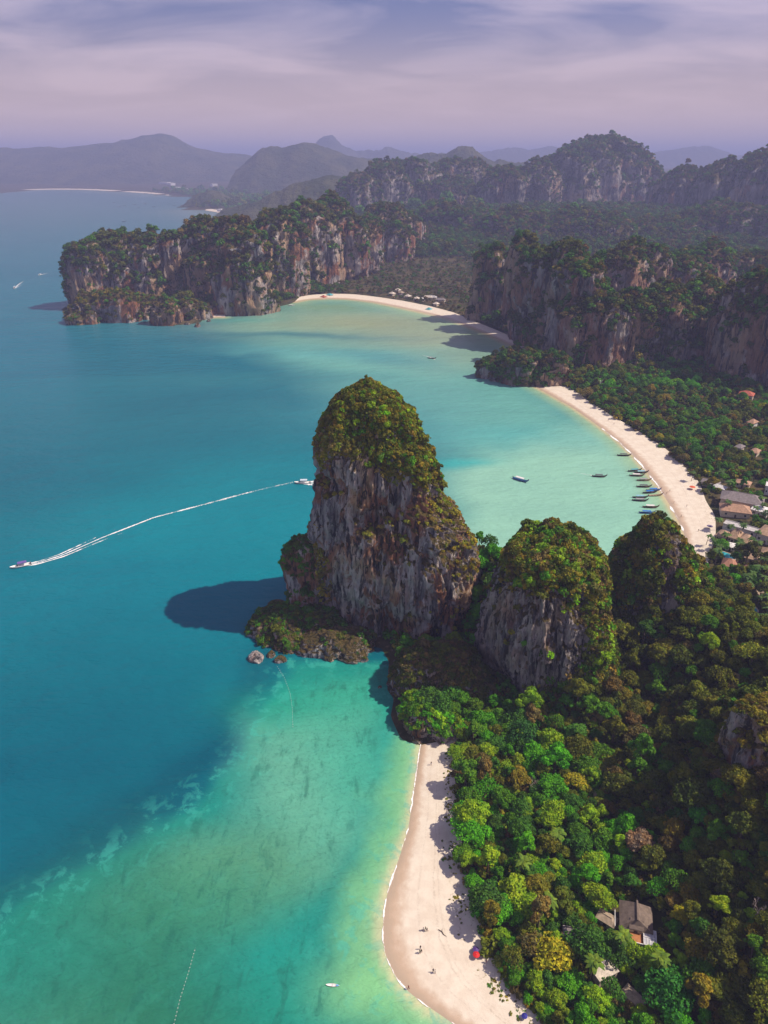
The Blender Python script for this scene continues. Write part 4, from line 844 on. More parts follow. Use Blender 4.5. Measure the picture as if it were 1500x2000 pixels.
mass('forest', 'near', np.column_stack([MC, MZ - 0.4]), MR / 3.8, mt, label='mixed woods behind the boat beach')
U = np.column_stack([RNG.uniform(120, 520, 14000), RNG.uniform(285, 780, 14000)]); U = U[flat_ok(U)]
mass('undergrowth', 'shrub', np.column_stack([U, land_height(U)]), RNG.gamma(5, 0.4, len(U)) + 0.5, tints(len(U), {'green': 3, 'olive': 3, 'brown': 2, 'ochre': 1}, 66), label='scrub under the woods behind the boat beach')
n = 60000; C = np.column_stack([RNG.uniform(-420, 1250, n), 900 + 1500 * RNG.random(n) ** 1.15]); 
grove = sdf(C, poly([(590, 560), (720, 520), (930, 520), (930, 630), (830, 600), (700, 578)]))
k = (sdf(C, LAND) > 6) & frustum(C, 90) & (RNG.random(n) < np.where(grove > 0, 0.55, 1.0)); C = C[k]
ft = tints(len(C), {'green': 4, 'deep': 3, 'olive': 3, 'darkolive': 3, 'brown': 1.3}, 81); gk = sdf(C, poly([(590, 560), (720, 520), (930, 520), (930, 630), (830, 600), (700, 578)])) > 0
ft[gk] = tints(int(gk.sum()), {'brown': 3, 'olive': 3, 'green': 2, 'grey': 1.5}, 82)
mass('forest', 'far', np.column_stack([C, land_height(C) - 0.5]), np.where(gk, 0.5, 1.0) * RNG.gamma(9, 0.12, len(C)), ft * 0.75, label='dense valley forest between the far bay and the back ridge')
n = 9000; C = np.column_stack([RNG.uniform(-2600, 300, n), RNG.uniform(2300, 5200, n)]); k = (sdf(C, LAND) > 15) & frustum(C, 200); C = C[k]
mass('forest', 'far', np.column_stack([C, land_height(C) - 1]), RNG.gamma(8, 0.35, len(C)), tints(len(C), {'green': 3, 'deep': 2, 'darkolive': 3, 'olive': 2}, 83), label='hazy coastal forest round the far town')
# ================================================================== materials of the small things
WHITE = paint('white paint', (0.78, 0.77, 0.75), 0.5, 0.06); CREAM = paint('cream plaster', (0.62, 0.53, 0.42), 0.8, 0.1); GLASS = paint('window glass', (0.03, 0.04, 0.05), 0.15, 0.1, 1, 0.6); DARKWOOD = paint('dark wood', (0.11, 0.075, 0.05), 0.7, 0.2, 2)
ROOFS = {k: paint(k + ' roof', c, 0.85, 0.16, 0.9) for k, c in {'grey': (0.23, 0.20, 0.20), 'brown': (0.17, 0.13, 0.105), 'tan': (0.42, 0.285, 0.19), 'orange': (0.42, 0.255, 0.17), 'red': (0.42, 0.11, 0.07), 'white': (0.72, 0.71, 0.70), 'pale': (0.48, 0.46, 0.46), 'thatch': (0.36, 0.28, 0.20), 'turquoise': (0.08, 0.36, 0.40), 'terracotta': (0.38, 0.19, 0.125), 'cream': (0.62, 0.55, 0.46)}.items()}
def hip_roof(L, Wd, z, h, over=0.7, hip=0.5, thick=0.22):
    """A hipped roof with thick eaves; hip 0 makes it a gable, 1 brings the ridge to the hips' full run."""
    a, b = L / 2 + over, Wd / 2 + over; r = max(a - b * hip, 0.15 * a); v = []
    for dz in (0, thick): v += [(-a, -b, z + dz), (a, -b, z + dz), (a, b, z + dz), (-a, b, z + dz)]
    v += [(-r, 0, z + thick + h), (r, 0, z + thick + h)]
    return v, [(3, 2, 1, 0), (0, 1, 5, 4), (1, 2, 6, 5), (2, 3, 7, 6), (3, 0, 4, 7), (4, 5, 9, 8), (5, 6, 9), (6, 7, 8, 9), (7, 4, 8)]
def house(A, B, wd, wall_h, roof_h, roof, label, name='house', wall=CREAM, group=None, cat='house', hip=0.8, px_z=4.0, flat=False, nwin=3, loc=None, small=False):
    if loc is None:
        a, b = W(*A, px_z), W(*B, px_z); m = (a + b) / 2; z0 = float(land_height(m[None, :2])[0]); d = b - a; L = max(float(np.hypot(d[0], d[1])), 2.0); rz = math.atan2(d[1], d[0]); loc = (m[0], m[1], z0 - 0.15)
    else: (loc, L, rz) = loc
    o = obj(name, None, None, loc, rz, label=label, category=cat, group=group)
    b = MB(); b.box(-L / 2, L / 2, -wd / 2, wd / 2, -1.0, wall_h); obj('wall', b.mesh('wall', wall), o)
    b = MB()
    if flat:
        b.box(-L / 2 - .3, L / 2 + .3, -wd / 2 - .3, wd / 2 + .3, wall_h + .003, wall_h + .35); b.box(-L / 2 - .3, L / 2 + .3, -wd / 2 - .3, -wd / 2, wall_h + .353, wall_h + .75); b.box(-L / 2 - .3, L / 2 + .3, wd / 2, wd / 2 + .3, wall_h + .353, wall_h + .75)
    else: b.add(*hip_roof(L, wd, wall_h + .003, roof_h, hip=hip))
    rf = obj('roof', b.mesh('roof', ROOFS[roof]), o)
    if not flat and not small:
        a_, b_ = L / 2 + .7, wd / 2 + .7; r = max(a_ - b_ * hip, 0.15 * a_); b = MB(); b.tube([(-r, 0, wall_h + .24 + roof_h), (r, 0, wall_h + .24 + roof_h)], 0.16, 5); obj('ridge_cap', b.mesh('ridge_cap', ROOFS[roof]), rf)
    if small: return o
    ww, wh = min(1.2, L / (nwin * 2.2)), min(1.3, wall_h * .42); b = MB(); b.box(-ww / 2, ww / 2, -.05, .05, 0, wh); wm = b.mesh('window', GLASS); b = MB(); b.box(-ww / 2 - .1, ww / 2 + .1, -.09, .06, -.14, -.004); sm = b.mesh('sill', WHITE)
    for k in range(nwin):
        for sg in (-1, 1):
            if k == nwin // 2 and sg < 0: continue
            w = obj('window', wm, o, ((k + .5) / nwin * L - L / 2, sg * wd / 2, wall_h * .38), 0 if sg < 0 else pi); obj('sill', sm, w)
    b = MB(); b.box(-.5, .5, -.06, .06, 0, min(2.1, wall_h * .8)); obj('door', b.mesh('door', DARKWOOD), o, ((nwin // 2 + .5) / nwin * L - L / 2, -wd / 2, 0.15))
    return o
R_ = [((1372, 939), (1404, 946), 6, 3, 1.6, 'grey', 'long grey-roofed house nearest the orange beach tent', CREAM), ((1396, 949), (1416, 955), 5, 2.8, 1.4, 'white', 'small white-roofed annex between the grey and orange roofs', WHITE),
      ((1438, 944), (1464, 950), 6, 3, 1.8, 'orange', 'low orange-roofed house behind the main resort hall', CREAM), ((1408, 975), (1488, 990), 13, 5, 3.6, 'grey', 'large grey-brown hipped resort hall facing the boat beach', CREAM),
      ((1407, 995), (1463, 1002), 10, 4, 3.2, 'orange', 'broad orange-tan roof along the front of the resort hall', CREAM), ((1470, 997), (1500, 1005), 8, 3.6, 1.6, 'white', 'white-roofed wing joined to the orange-tan hall', WHITE),
      ((1415, 1023), (1483, 1042), 6, 3.2, 0.5, 'pale', 'long pale flat-roofed gallery in the resort', WHITE), ((1404, 1042), (1420, 1047), 8, 3.2, 2.6, 'tan', 'small tan pyramid roof at the gallery end nearest the beach', CREAM),
      ((1427, 1045), (1444, 1050), 10, 3.4, 4.0, 'tan', 'steep tan thatched-looking roof in the middle of the gallery', CREAM), ((1448, 1053), (1466, 1059), 10, 3.2, 3.0, 'tan', 'tan hipped house inland of the steep roof', CREAM),
      ((1484, 1046), (1518, 1057), 13, 5.5, 3.2, 'tan', 'two-storey brown-roofed building with white galleries at the edge of view', WHITE), ((1419, 1063), (1436, 1067), 5, 2.6, 1.0, 'white', 'small white pavilion below the tan roofs', WHITE),
      ((1458, 1087), (1480, 1093), 8, 3, 2.4, 'tan', 'tan-roofed bungalow above the terracotta house', CREAM), ((1488, 1081), (1512, 1087), 8, 3, 2.4, 'tan', 'tan-roofed bungalow half out of view', CREAM),
      ((1410, 1107), (1434, 1113), 10, 5, 3.4, 'terracotta', 'white-walled house with terracotta hip roof behind the pointed hill', WHITE), ((1451, 1113), (1466, 1118), 7, 3, 2.2, 'terracotta', 'small terracotta-roofed house next to the white-walled one', CREAM),
      ((1469, 1164), (1479, 1167), 4.5, 2.4, 2.2, 'thatch', 'little thatched hut above the swimming pool', CREAM), ((1487, 1158), (1504, 1163), 7, 3, 2.6, 'thatch', 'thatched house by the palms above the pool', CREAM),
      ((1493, 960), (1514, 964), 8, 6, 0.5, 'white', 'tall white building behind the resort at the edge of view', WHITE),
      ((1443, 775), (1470, 779), 10, 4.5, 3, 'red', 'long red-roofed house under the dark hillside', CREAM), ((1463, 830), (1474, 833), 8, 4, 2.6, 'orange', 'small orange house among the boat beach woods', WHITE), ((1467, 886), (1480, 889), 8, 3.4, 2.4, 'orange', 'orange-roofed house in the woods above the resort', CREAM), ((1438, 877), (1449, 880), 7, 3.4, 2, 'grey', 'grey-roofed hut in the woods above the resort', CREAM), ((1163, 746), (1174, 748), 6, 3, 1.6, 'white', 'white hut at the far end of the boat beach', WHITE)]
for A, B, wd, wh, rh, roof, lab, wall in R_: house(A, B, wd, wh, rh, roof, lab, wall=wall, hip=0.9, flat=rh <= 0.5)
# the houses in the near grove
def near_house():
    p = HA; o = obj('house', None, None, (p[0], p[1], p[2] + 0.6), radians(-16), label='brown-roofed house with orange terrace and white pergola in the near grove', category='house')
    b = MB(); b.box(-3.6, 3.6, -3.4, 4.2, -3, 3.0); obj('wall', b.mesh('wall', CREAM), o)
    b = MB(); b.add(*hip_roof(6.2, 7.0, 3.003, 2.6, over=1.0, hip=0.35)); rf = obj('roof', b.mesh('roof', ROOFS['brown']), o, (0, 0.8, 0), radians(90))
    b = MB(); b.tube([(-3.1, 0, 5.85), (3.1, 0, 5.85)], 0.32, 6); obj('ridge_cap', b.mesh('ridge_cap', ROOFS['brown']), rf)
    b = MB(); b.add(*hip_roof(3.0, 3.4, 3.4, 1.5, over=0.5, hip=0.1)); obj('dormer', b.mesh('dormer', ROOFS['brown']), rf, (-2.2, 0, 0), radians(90))
    b = MB(); b.box(-2.2, 1.8, -6.6, -3.42, -1, 2.2); tr = obj('terrace', b.mesh('terrace', paint('terracotta deck', (0.42, 0.17, 0.06), 0.7)), o)
    for q in ((-2.4, -2.2, -6.8, -3.45, 2.0, 2.9), (-2.2, 1.8, -6.8, -6.62, 2.0, 2.9)): b = MB(); b.box(*q); obj('parapet', b.mesh('parapet', WHITE), tr)
    pg = obj('pergola', None, o, (3.6, -4.4, 0)); b = MB(); b.box(-1.7, 1.7, -2.4, 2.4, 2.75, 2.85); obj('panel_roof', b.mesh('panel_roof', paint('clear panel', (0.42, 0.42, 0.45), 0.3)), pg)
    for k in range(5): b = MB(); b.box(-1.72 + k * .85, -1.62 + k * .85, -2.45, 2.45, 2.86, 2.97); obj('rafter', b.mesh('rafter', WHITE), pg)
    for k in range(3): b = MB(); b.box(-1.75, 1.75, -2.4 + k * 2.35, -2.28 + k * 2.35, 2.975, 3.07); obj('batten', b.mesh('batten', WHITE), pg)
    for x in (-1.6, 1.6):
        for y in (-2.3, 2.3): b = MB(); b.box(x - .08, x + .08, y - .08, y + .08, -2, 2.74); obj('post', b.mesh('post', WHITE), pg)
    b = MB(); b.box(-5.6, -3.62, -3.0, 2.0, 1.2, 1.35); bl = obj('balcony', b.mesh('balcony', DARKWOOD), o)
    for y in (-3.0, -0.5, 2.0): b = MB(); b.box(-5.6, -5.5, y - .05, y + .05, 1.353, 2.3); obj('post', b.mesh('post', WHITE), bl)
    b = MB(); b.box(-5.62, -5.48, -3.0, 2.0, 2.303, 2.4); obj('rail', b.mesh('rail', WHITE), bl)
    for y in (-2, 0.4): b = MB(); b.box(-3.64, -3.58, y - .6, y + .6, 1.5, 2.7); obj('window', b.mesh('window', GLASS), o)
    b = MB(); b.box(-0.6, 0.4, -3.44, -3.39, 2.2, 2.95); obj('door', b.mesh('door', DARKWOOD), o)
near_house()
def cottage():
    p = HB; o = obj('house', None, None, (p[0], p[1], p[2] + 0.3), radians(24), label='tan flat-roofed cottage with grey striped lean-to in the near grove', category='house')
    b = MB(); b.box(-3.0, 3.0, -1.3, 1.3, -2, 2.6); obj('wall', b.mesh('wall', CREAM), o); b = MB(); b.box(-3.3, 3.3, -1.6, 1.6, 2.603, 2.8); obj('roof', b.mesh('roof', ROOFS['cream']), o)
    lt = obj('lean_to', None, o, (0.9, 2.9, 0)); b = MB(); b.add([(-1.7, -1.4, 2.9), (1.7, -1.4, 2.9), (1.7, 1.7, 3.6), (-1.7, 1.7, 3.6), (-1.7, -1.4, 3.0), (1.7, -1.4, 3.0), (1.7, 1.7, 3.7), (-1.7, 1.7, 3.7)], [(3, 2, 1, 0), (4, 5, 6, 7), (0, 1, 5, 4), (1, 2, 6, 5), (2, 3, 7, 6), (3, 0, 4, 7)]); obj('roof_sheet', b.mesh('roof_sheet', ROOFS['grey']), lt)
    for k in range(4): b = MB(); x = -1.66 + k * 1.06; b.add([(x, -1.45, 3.01), (x + .12, -1.45, 3.01), (x + .12, 1.75, 3.73), (x, 1.75, 3.73), (x, -1.45, 3.1), (x + .12, -1.45, 3.1), (x + .12, 1.75, 3.82), (x, 1.75, 3.82)], [(3, 2, 1, 0), (4, 5, 6, 7), (0, 1, 5, 4), (1, 2, 6, 5), (2, 3, 7, 6), (3, 0, 4, 7)]); obj('batten', b.mesh('batten', WHITE), lt)
    b = MB(); b.box(-1.5, 1.5, -1.25, 1.5, -2, 2.85); obj('wall', b.mesh('wall', DARKWOOD), lt)
    for x in (-1.8, 0, 1.8): b = MB(); b.box(x - .5, x + .5, -1.34, -1.28, .9, 2.0); obj('window', b.mesh('window', GLASS), o)
cottage()
p = G(1118, 1840); o = house(None, None, 3.4, 2.6, 0.5, 'grey', 'grey flat-roofed hut half hidden by the light green tree', loc=((p[0], p[1], p[2] + .6), 5.2, radians(-8)), flat=True, nwin=2)
p = G(1183, 1805); house(None, None, 2.4, 2.2, 0.9, 'thatch', 'tiny brown shed beside the brown-roofed house', loc=((p[0], p[1], p[2] + .4), 4.2, radians(-38)), nwin=1, name='shed', cat='shed')
p = G(1235, 1958); house(None, None, 2.0, 2.0, 0.8, 'thatch', 'narrow brown shed downhill of the tan cottage', loc=((p[0], p[1], p[2] + .4), 4.6, radians(-52)), nwin=1, name='shed', cat='shed')
# bungalows of the far bay and the far town
FB = [((766, 575), 'cream', 'seaward bungalow with broad pale roof'), ((777, 569), 'cream', 'bungalow up behind the broad pale roof'), ((783, 574), 'thatch', 'bungalow between the two pale roofs'), ((797, 580), 'cream', 'bungalow with twin pale gables'), ((788, 578), 'grey', 'grey bungalow among the pale roofs'),
      ((814, 584), 'cream', 'lone bungalow in the middle of the row'), ((825, 586), 'white', 'white bungalow in the middle of the row'), ((836, 583), 'cream', 'pale bungalow behind the long grey hall'), ((843, 583), 'pale', 'pale grey bungalow touching the long grey hall'), ((860, 588), 'grey', 'long grey hall of the far bay'), ((838, 600), 'turquoise', 'low pale green building on the far bay lawn'), ((852, 594), 'cream', 'pale building behind the far bay lawn'),
      ((632, 576), 'red', 'red-roofed hut at the head of the far bay'), ((644, 573), 'turquoise', 'turquoise-roofed hut at the head of the far bay')]
for (x, y), roof, lab in FB:
    w = 9 if 'hall' in lab else 3.6; house((x - w, y - .5), (x + w, y + .6), 7, 3.0, 2.6, roof, lab, wall=CREAM, px_z=4, nwin=2, group='bungalows of the far bay', hip=0.9)
FT = [(322, 361, 16), (334, 363, 9), (346, 369, 14), (356, 371, 12), (362, 373, 7), (465, 356, 9), (455, 387, 6), (471, 390, 8), (432, 408, 8), (442, 409, 6), (456, 404, 7), (470, 411, 9), (482, 413, 12), (492, 414, 9), (500, 418, 7), (472, 417, 5), (515, 378, 6), (500, 370, 6), (533, 386, 5), (418, 366, 5), (392, 356, 5)]
for k, (x, y, w) in enumerate(FT):
    FTO = globals().setdefault('FTO', []); FTO.append(house((x - w / 2, y - .2), (x + w / 2, y + .3), 40 if y < 380 else 24, 16 if y < 380 else 11, 0.5, 'white', 'pale block of the hazy far town', wall=WHITE, flat=True, px_z=10, group='blocks of the far town', name='building', cat='building', small=True))

rank_labels(FTO)
# ================================================================== pools
POOL = paint('pool water', (0.05, 0.42, 0.52), 0.12, 0.1, 0.6, 0.5); STONE = paint('pale stone', (0.58, 0.50, 0.42), 0.85)
def pool(px, py, a, b, rz, label, seed):
    p = G(px, py); o = obj('swimming_pool', None, None, (p[0], p[1], p[2]), rz, label=label, category='pool'); n = 40; V = []
    for k in range(n): t_ = 2 * pi * k / n; q = 1 + 0.22 * sin(2 * t_ + seed) + 0.12 * cos(3 * t_ + seed); V.append((a * q * cos(t_), b * q * sin(t_)))
    mb = MB(); mb.add([(x, y, 0.22) for x, y in V], [tuple(range(n))]); obj('water', mb.mesh('water', POOL), o)
    mb = MB(); F = []; vv = [(x, y, 0.2) for x, y in V] + [(x, y, 0.4) for x, y in V] + [(x * 1.14, y * 1.14, 0.4) for x, y in V] + [(x * 1.14, y * 1.14, -1) for x, y in V]
    for r in range(3):
        for k in range(n): k2 = (k + 1) % n; F.append((r * n + k, r * n + k2, (r + 1) * n + k2, (r + 1) * n + k))
    mb.add(vv, F); obj('coping', mb.mesh('coping', STONE), o)
pool(1457, 1190, 4.2, 7.5, radians(20), 'curved turquoise swimming pool below the pointed hill', 0.5); pool(1420, 1086, 2.6, 5.0, radians(10), 'small swimming pool beside the white pavilion', 2.0)
def sheet(name, pts, mat, label, dz=0.08):
    P = np.array([G(x, y) for x, y in pts]); z = P[:, 2].max() + dz; b = MB(); n = len(P); b.add([(x, y, z) for x, y, _ in P] + [(x, y, z - 1.5) for x, y, _ in P], [tuple(range(n))] + [(k, (k + 1) % n, n + (k + 1) % n, n + k) for k in range(n)])
    m = b.mesh(name, mat); m.update(); obj(name, m, kind='structure', label=label)
sheet('sand_terrace', [(1447, 1238), (1462, 1218), (1478, 1200), (1500, 1198), (1500, 1228), (1475, 1240)], STONE, 'pale sand terrace below the swimming pool'); 

# ================================================================== palms of the resort
PALMO = []
PS = [(1352, 935), (1402, 938), (1470, 940), (1418, 965), (1485, 985), (1483, 1000), (1418, 998), (1472, 1012), (1397, 1030), (1472, 1052), (1443, 1048), (1424, 1052), (1488, 1030), (1462, 1068), (1441, 1080), (1400, 1088), (1472, 1078), (1392, 1070), (1444, 1100), (1482, 1112), (1476, 1128), (1462, 1140), (1450, 1150), (1490, 1140), (1456, 1160), (1478, 1182), (1484, 1150), (1496, 1120), (1462, 1200), (1470, 1225), (1492, 1215), (1485, 1235), (1496, 1185), (1440, 1128), (1500, 1100), (1436, 1090), (1412, 1060), (1380, 1060), (1395, 1100), (1430, 975)]
for k, (x, y) in enumerate(PS):
    p = G(x + random.uniform(-2, 2), y + 6); s = random.uniform(0.8, 1.1); o = obj('palm_tree', None, None, p, random.uniform(0, 6.28), category='palm', group='coconut palms of the resort',
        label='coconut palm ' + ('by the resort hall' if y < 1020 else 'among the tan roofs of the resort' if y < 1085 else 'around the swimming pool' if y > 1135 else 'near the terracotta-roofed houses')); o.scale = (s,) * 3
    PALMO.append(o); obj('trunk', PALMS[k % 4][0], o); c = obj('fronds', PALMS[k % 4][1], o); c['tint'] = [float(q) for q in np.array((0.05, 0.105, 0.03)) * random.uniform(.75, 1.3)]

rank_labels(PALMO)
for k, (x, y, lab) in enumerate([(1085, 1660, 'coconut palm rising out of the near grove above the clearing'), (1012, 1722, 'coconut palm in the near grove closest to the beach'), (1150, 1920, 'coconut palm beside the tan flat-roofed cottage'), (1205, 1870, 'coconut palm between the cottage and the brown-roofed house'), (1066, 1790, 'coconut palm seaward of the grey flat-roofed hut'), (1275, 1900, 'coconut palm downhill of the white pergola')]):
    p = G(x, y); o = obj('palm_tree', None, None, p, k * 1.1, category='palm', label=lab); o.scale = (1.0,) * 3; obj('trunk', PALMS[k % 4][0], o); c = obj('fronds', PALMS[k % 4][1], o); c['tint'] = [0.09, 0.16, 0.02]
# ================================================================== boats
def loft(sections, n=9, cap=True):
    """sections: (x, half beam, keel z, gunwale z) from stern to bow; an open hull with an inner floor."""
    V, F = [], []
    for x, b, kz, gz in sections:
        for k in range(n):
            t_ = k / (n - 1) * 2 - 1; V.append((x, b * t_ * (1 if abs(t_) > .99 else 0.96), kz + (gz - kz) * abs(t_) ** 2.2))
    for i in range(len(sections) - 1):
        for k in range(n - 1): F.append((i * n + k, (i + 1) * n + k, (i + 1) * n + k + 1, i * n + k + 1))
    m = len(V)
    for x, b, kz, gz in sections: V += [(x, -b * .86, gz - .02), (x, -b * .7, kz + (gz - kz) * .45), (x, b * .7, kz + (gz - kz) * .45), (x, b * .86, gz - .02)]
    for i in range(len(sections) - 1):
        for k in range(3): F.append((m + i * 4 + k, m + i * 4 + k + 1, m + (i + 1) * 4 + k + 1, m + (i + 1) * 4 + k))
        F.append((i * n, m + i * 4, m + (i + 1) * 4, (i + 1) * n)); F.append((i * n + n - 1, (i + 1) * n + n - 1, m + (i + 1) * 4 + 3, m + i * 4 + 3))
    if cap:
        for i in (0, len(sections) - 1): F.append(tuple(i * n + k for k in range(n)))
    return V, F
LT = [(-5.2, .55, .15, .75), (-4.2, .8, -.1, .72), (-2.5, 1.0, -.25, .70), (0, 1.08, -.28, .72), (2.2, .98, -.2, .85), (3.8, .68, .05, 1.15), (4.8, .34, .5, 1.6), (5.6, .10, 1.3, 2.4), (5.9, .05, 1.9, 2.9)]
b = MB(); b.add(*loft(LT)); HULLM = {}
HULLC = {'brown': (0.14, 0.085, 0.05), 'dark': (0.07, 0.055, 0.05), 'blue': (0.03, 0.13, 0.36), 'tan': (0.30, 0.21, 0.13), 'white': (0.7, 0.7, 0.7)}
for k, c in HULLC.items(): HULLM[k] = b.mesh('hull', paint(k + ' hull', c, 0.5), True)
CANM = {}
for k, c in {'blue': (0.02, 0.16, 0.52), 'white': (0.75, 0.70, 0.70), 'teal': (0.06, 0.30, 0.38), 'lightblue': (0.22, 0.45, 0.58), 'grey': (0.30, 0.29, 0.30), 'dark': (0.08, 0.08, 0.10)}.items():
    b = MB(); V, F = [], []; n = 7
    for x in (-3.0, -1.5, 0, 1.5, 2.6):
        for q in range(n): a = (q / (n - 1) - .5) * 2; V.append((x, a * .98, 2.15 - .22 * a * a)) 
    for x in (-3.0, -1.5, 0, 1.5, 2.6):
        for q in range(n): a = (q / (n - 1) - .5) * 2; V.append((x, a * .98, 2.09 - .22 * a * a))
    for i in range(4):
        for q in range(n - 1): F.append((i * n + q, (i + 1) * n + q, (i + 1) * n + q + 1, i * n + q + 1)); F.append((5 * n + i * n + q, 5 * n + i * n + q + 1, 5 * n + (i + 1) * n + q + 1, 5 * n + (i + 1) * n + q))
    b.add(V, F); CANM[k] = b.mesh('canopy', paint(k + ' awning', c, 0.7), True)
b = MB(); b.box(-.04, .04, -.04, .04, .4, 2.0); POSTM = b.mesh('post', DARKWOOD)
b = MB(); b.box(-5.3, -4.7, -.25, .25, .75, 1.2); b.tube([(-5.0, 0, 1.0), (-7.6, 0.2, .05)], .05, 5); ENGM = b.mesh('engine', paint('engine', (0.08, 0.08, 0.085), 0.5))
b = MB(); b.tube([(5.55, 0, 1.9), (5.8, 0, 2.45)], .2, 6); RIBM = b.mesh('ribbon', paint('cloth garland', (0.5, 0.12, 0.15), 0.8))
BENM = MB(); BENM.box(-.15, .15, -.8, .8, .35, .43); BENM = BENM.mesh('bench', DARKWOOD)
def longtail(px, py, hull, can, rz, label, s=0.92, group='longtail boats off the boat beach'):
    p = W(px, py, 0.2); o = obj('longtail_boat', None, None, (p[0], p[1], 0.02), radians(rz), label=label, category='boat', group=group); o.scale = (s,) * 3
    obj('hull', HULLM[hull], o); obj('engine', ENGM, o); obj('ribbon', RIBM, o)
    for x in (-2, 0, 2): obj('bench', BENM, o, (x, 0, 0))
    if can:
        c = obj('canopy', CANM[can], o)
        for x in (-2.8, 2.4):
            for y in (-.85, .85): obj('post', POSTM, c, (x, y, 0))
for a in [(1218, 890, 'dark', 'dark', -6, 'dark longtail boat floating apart, farthest along the boat beach'), (1239, 920, 'dark', 'teal', 8, 'longtail boat with teal awning, first of the upper cluster'), (1252, 923.5, 'dark', 'lightblue', 2, 'longtail boat with light blue awning just inshore of the teal one'), (1243, 929.5, 'brown', 'white', -6, 'longtail boat with white awning below the teal and light blue pair'),
          (1257, 938.5, 'tan', 'grey', 0, 'small tan longtail boat with grey awning near the surf'), (1257, 951, 'brown', 'dark', -4, 'brown longtail boat moored midway along the line'), (1276, 958, 'blue', 'blue', 2, 'longtail boat with royal blue awning touching the surf'), (1269, 962.5, 'dark', 'blue', 6, 'longtail boat with blue awning moored against the royal blue one'), (1279.5, 968, 'tan', None, 4, 'open tan longtail boat at the water edge'),
          (1250, 972, 'dark', 'lightblue', -4, 'longtail boat with pale blue awning in the lower pair'), (1249.5, 978, 'dark', 'grey', -8, 'dark longtail boat with grey awning in the lower pair'), (1270, 991, 'brown', 'white', -6, 'longtail boat with bright white awning near the pointed hill'), (1263, 1002, 'blue', 'blue', -5, 'blue longtail boat just above the summit of the pointed hill'),
          (1170, 931, 'dark', 'dark', -8, 'dark longtail boat motoring alone towards the boat beach'), (1016, 938, 'blue', 'white', -42, 'longtail boat with blue hull and white awning alone in the open bay', 1.15)]: longtail(*a)
longtail(843, 700, 'dark', 'grey', -20, 'small longtail boat trailing a wake across the far bay', 0.9, None); longtail(930, 628, 'dark', 'dark', 10, 'dark boat in the cliff shadow off the far beach', 1.0, None); longtail(569, 597, 'white', 'white', 10, 'pale boat at the head of the far bay', 1.0, None)
SP = [(-5, 1.35, -.1, .9), (-3, 1.5, -.3, .9), (0, 1.5, -.35, 1.0), (2.2, 1.25, -.2, 1.15), (3.8, .75, .15, 1.3), (4.9, .25, .7, 1.42), (5.2, .06, 1.0, 1.45)]
b = MB(); b.add(*loft(SP)); SPH = b.mesh('hull', WHITE, True); b = MB(); b.box(-3.4, 1.2, -1.25, 1.25, 2.5, 2.62); SPC = {'purple': b.mesh('canopy', paint('violet awning', (0.16, 0.10, 0.34), 0.6)), 'pale': b.mesh('canopy', paint('pale awning', (0.55, 0.62, 0.70), 0.6))}
b = MB(); b.add([(1.2, -1.0, 1.0), (1.9, -.8, 1.0), (1.9, .8, 1.0), (1.2, 1.0, 1.0), (1.2, -1.0, 1.9), (1.4, -.8, 1.9), (1.4, .8, 1.9), (1.2, 1.0, 1.9)], [(3, 2, 1, 0), (4, 5, 6, 7), (0, 1, 5, 4), (1, 2, 6, 5), (2, 3, 7, 6), (3, 0, 4, 7)]); SPW = b.mesh('windscreen', GLASS)
b = MB(); b.box(-5.5, -5.0, -.25, .25, .0, 1.5); SPE = b.mesh('outboard_motor', paint('outboard', (0.09, 0.09, 0.10), 0.4)); b = MB(); b.box(-.05, .05, -.05, .05, .6, 2.49); SPP = b.mesh('post', WHITE)
def speedboat(px, py, d, can, label, s=1.0, wake=None, wlabel=None, ww=1.6, gap=5.0):
    p = W(px, py, 0.3); q = W(*d, 0.3); rz = math.atan2(p[1] - q[1], p[0] - q[0])
    o = obj('speedboat', None, None, (p[0], p[1], 0.02), rz, label=label, category='boat'); o.scale = (s,) * 3; obj('hull', SPH, o); obj('windscreen', SPW, o); c = obj('canopy', SPC[can], o)
    for x in (-3.2, 1.0):
        for y in (-1.15, 1.15): obj('post', SPP, c, (x, y, 0))
    for y in (-.6, .0, .6): obj('outboard_motor', SPE, o, (0, y, 0))
    if wake:
        L = resample(np.vstack([W(px, py)[:2], poly(wake)]), 160); L = smooth_line(L, 160, 1); u = np.linspace(0, 1, 160); n1 = fbm(np.arange(160) / 5., 0, 0, 3, int(px)); f0 = np.clip(1.1 - u * 0.72, 0, 1)
        D = L - L[0]; 
        ribbon('boat_wake', L, ww * (0.40 + 0.95 * u) * (1 + .35 * n1), np.zeros(160), np.clip(f0 * 1.0 + 0.25 * n1, 0, 1.2), 0.06, wlabel)
        m = max(12, int(min(100, 160 * 70 / np.hypot(*np.diff(L, axis=0).T).sum())))
        for sg, lab in ((-1, 'spray arm on the near side of ' + wlabel), (1, 'spray arm on the far side of ' + wlabel)):
            ua = np.linspace(0, 1, m); nn = fbm(np.arange(m) / 3., sg, 0, 3, 9); La = resample(L[:m], m)
            ribbon('boat_wake', La, ww * (0.55 + .5 * nn) * (1 - .4 * ua), sg * (1.0 + 2.6 * ua * ww) * s, np.clip(1.25 - ua * 1.25 + .5 * nn, 0, 1.3), 0.05, lab)
speedboat(40, 1106, (75, 1098), 'purple', 'white speedboat with violet awning racing out to sea', 1.0, [(75, 1099), (120, 1085), (200, 1050), (300, 1011), (400, 985), (470, 966), (530, 951), (572, 942)], 'the long white wake across the open water', 1.25)
speedboat(590, 943.5, (615, 943), 'pale', 'white speedboat emerging from behind the great tower', 1.05, [(615, 943.5), (650, 944), (700, 946)], 'the wake beside the great tower', 2.2)
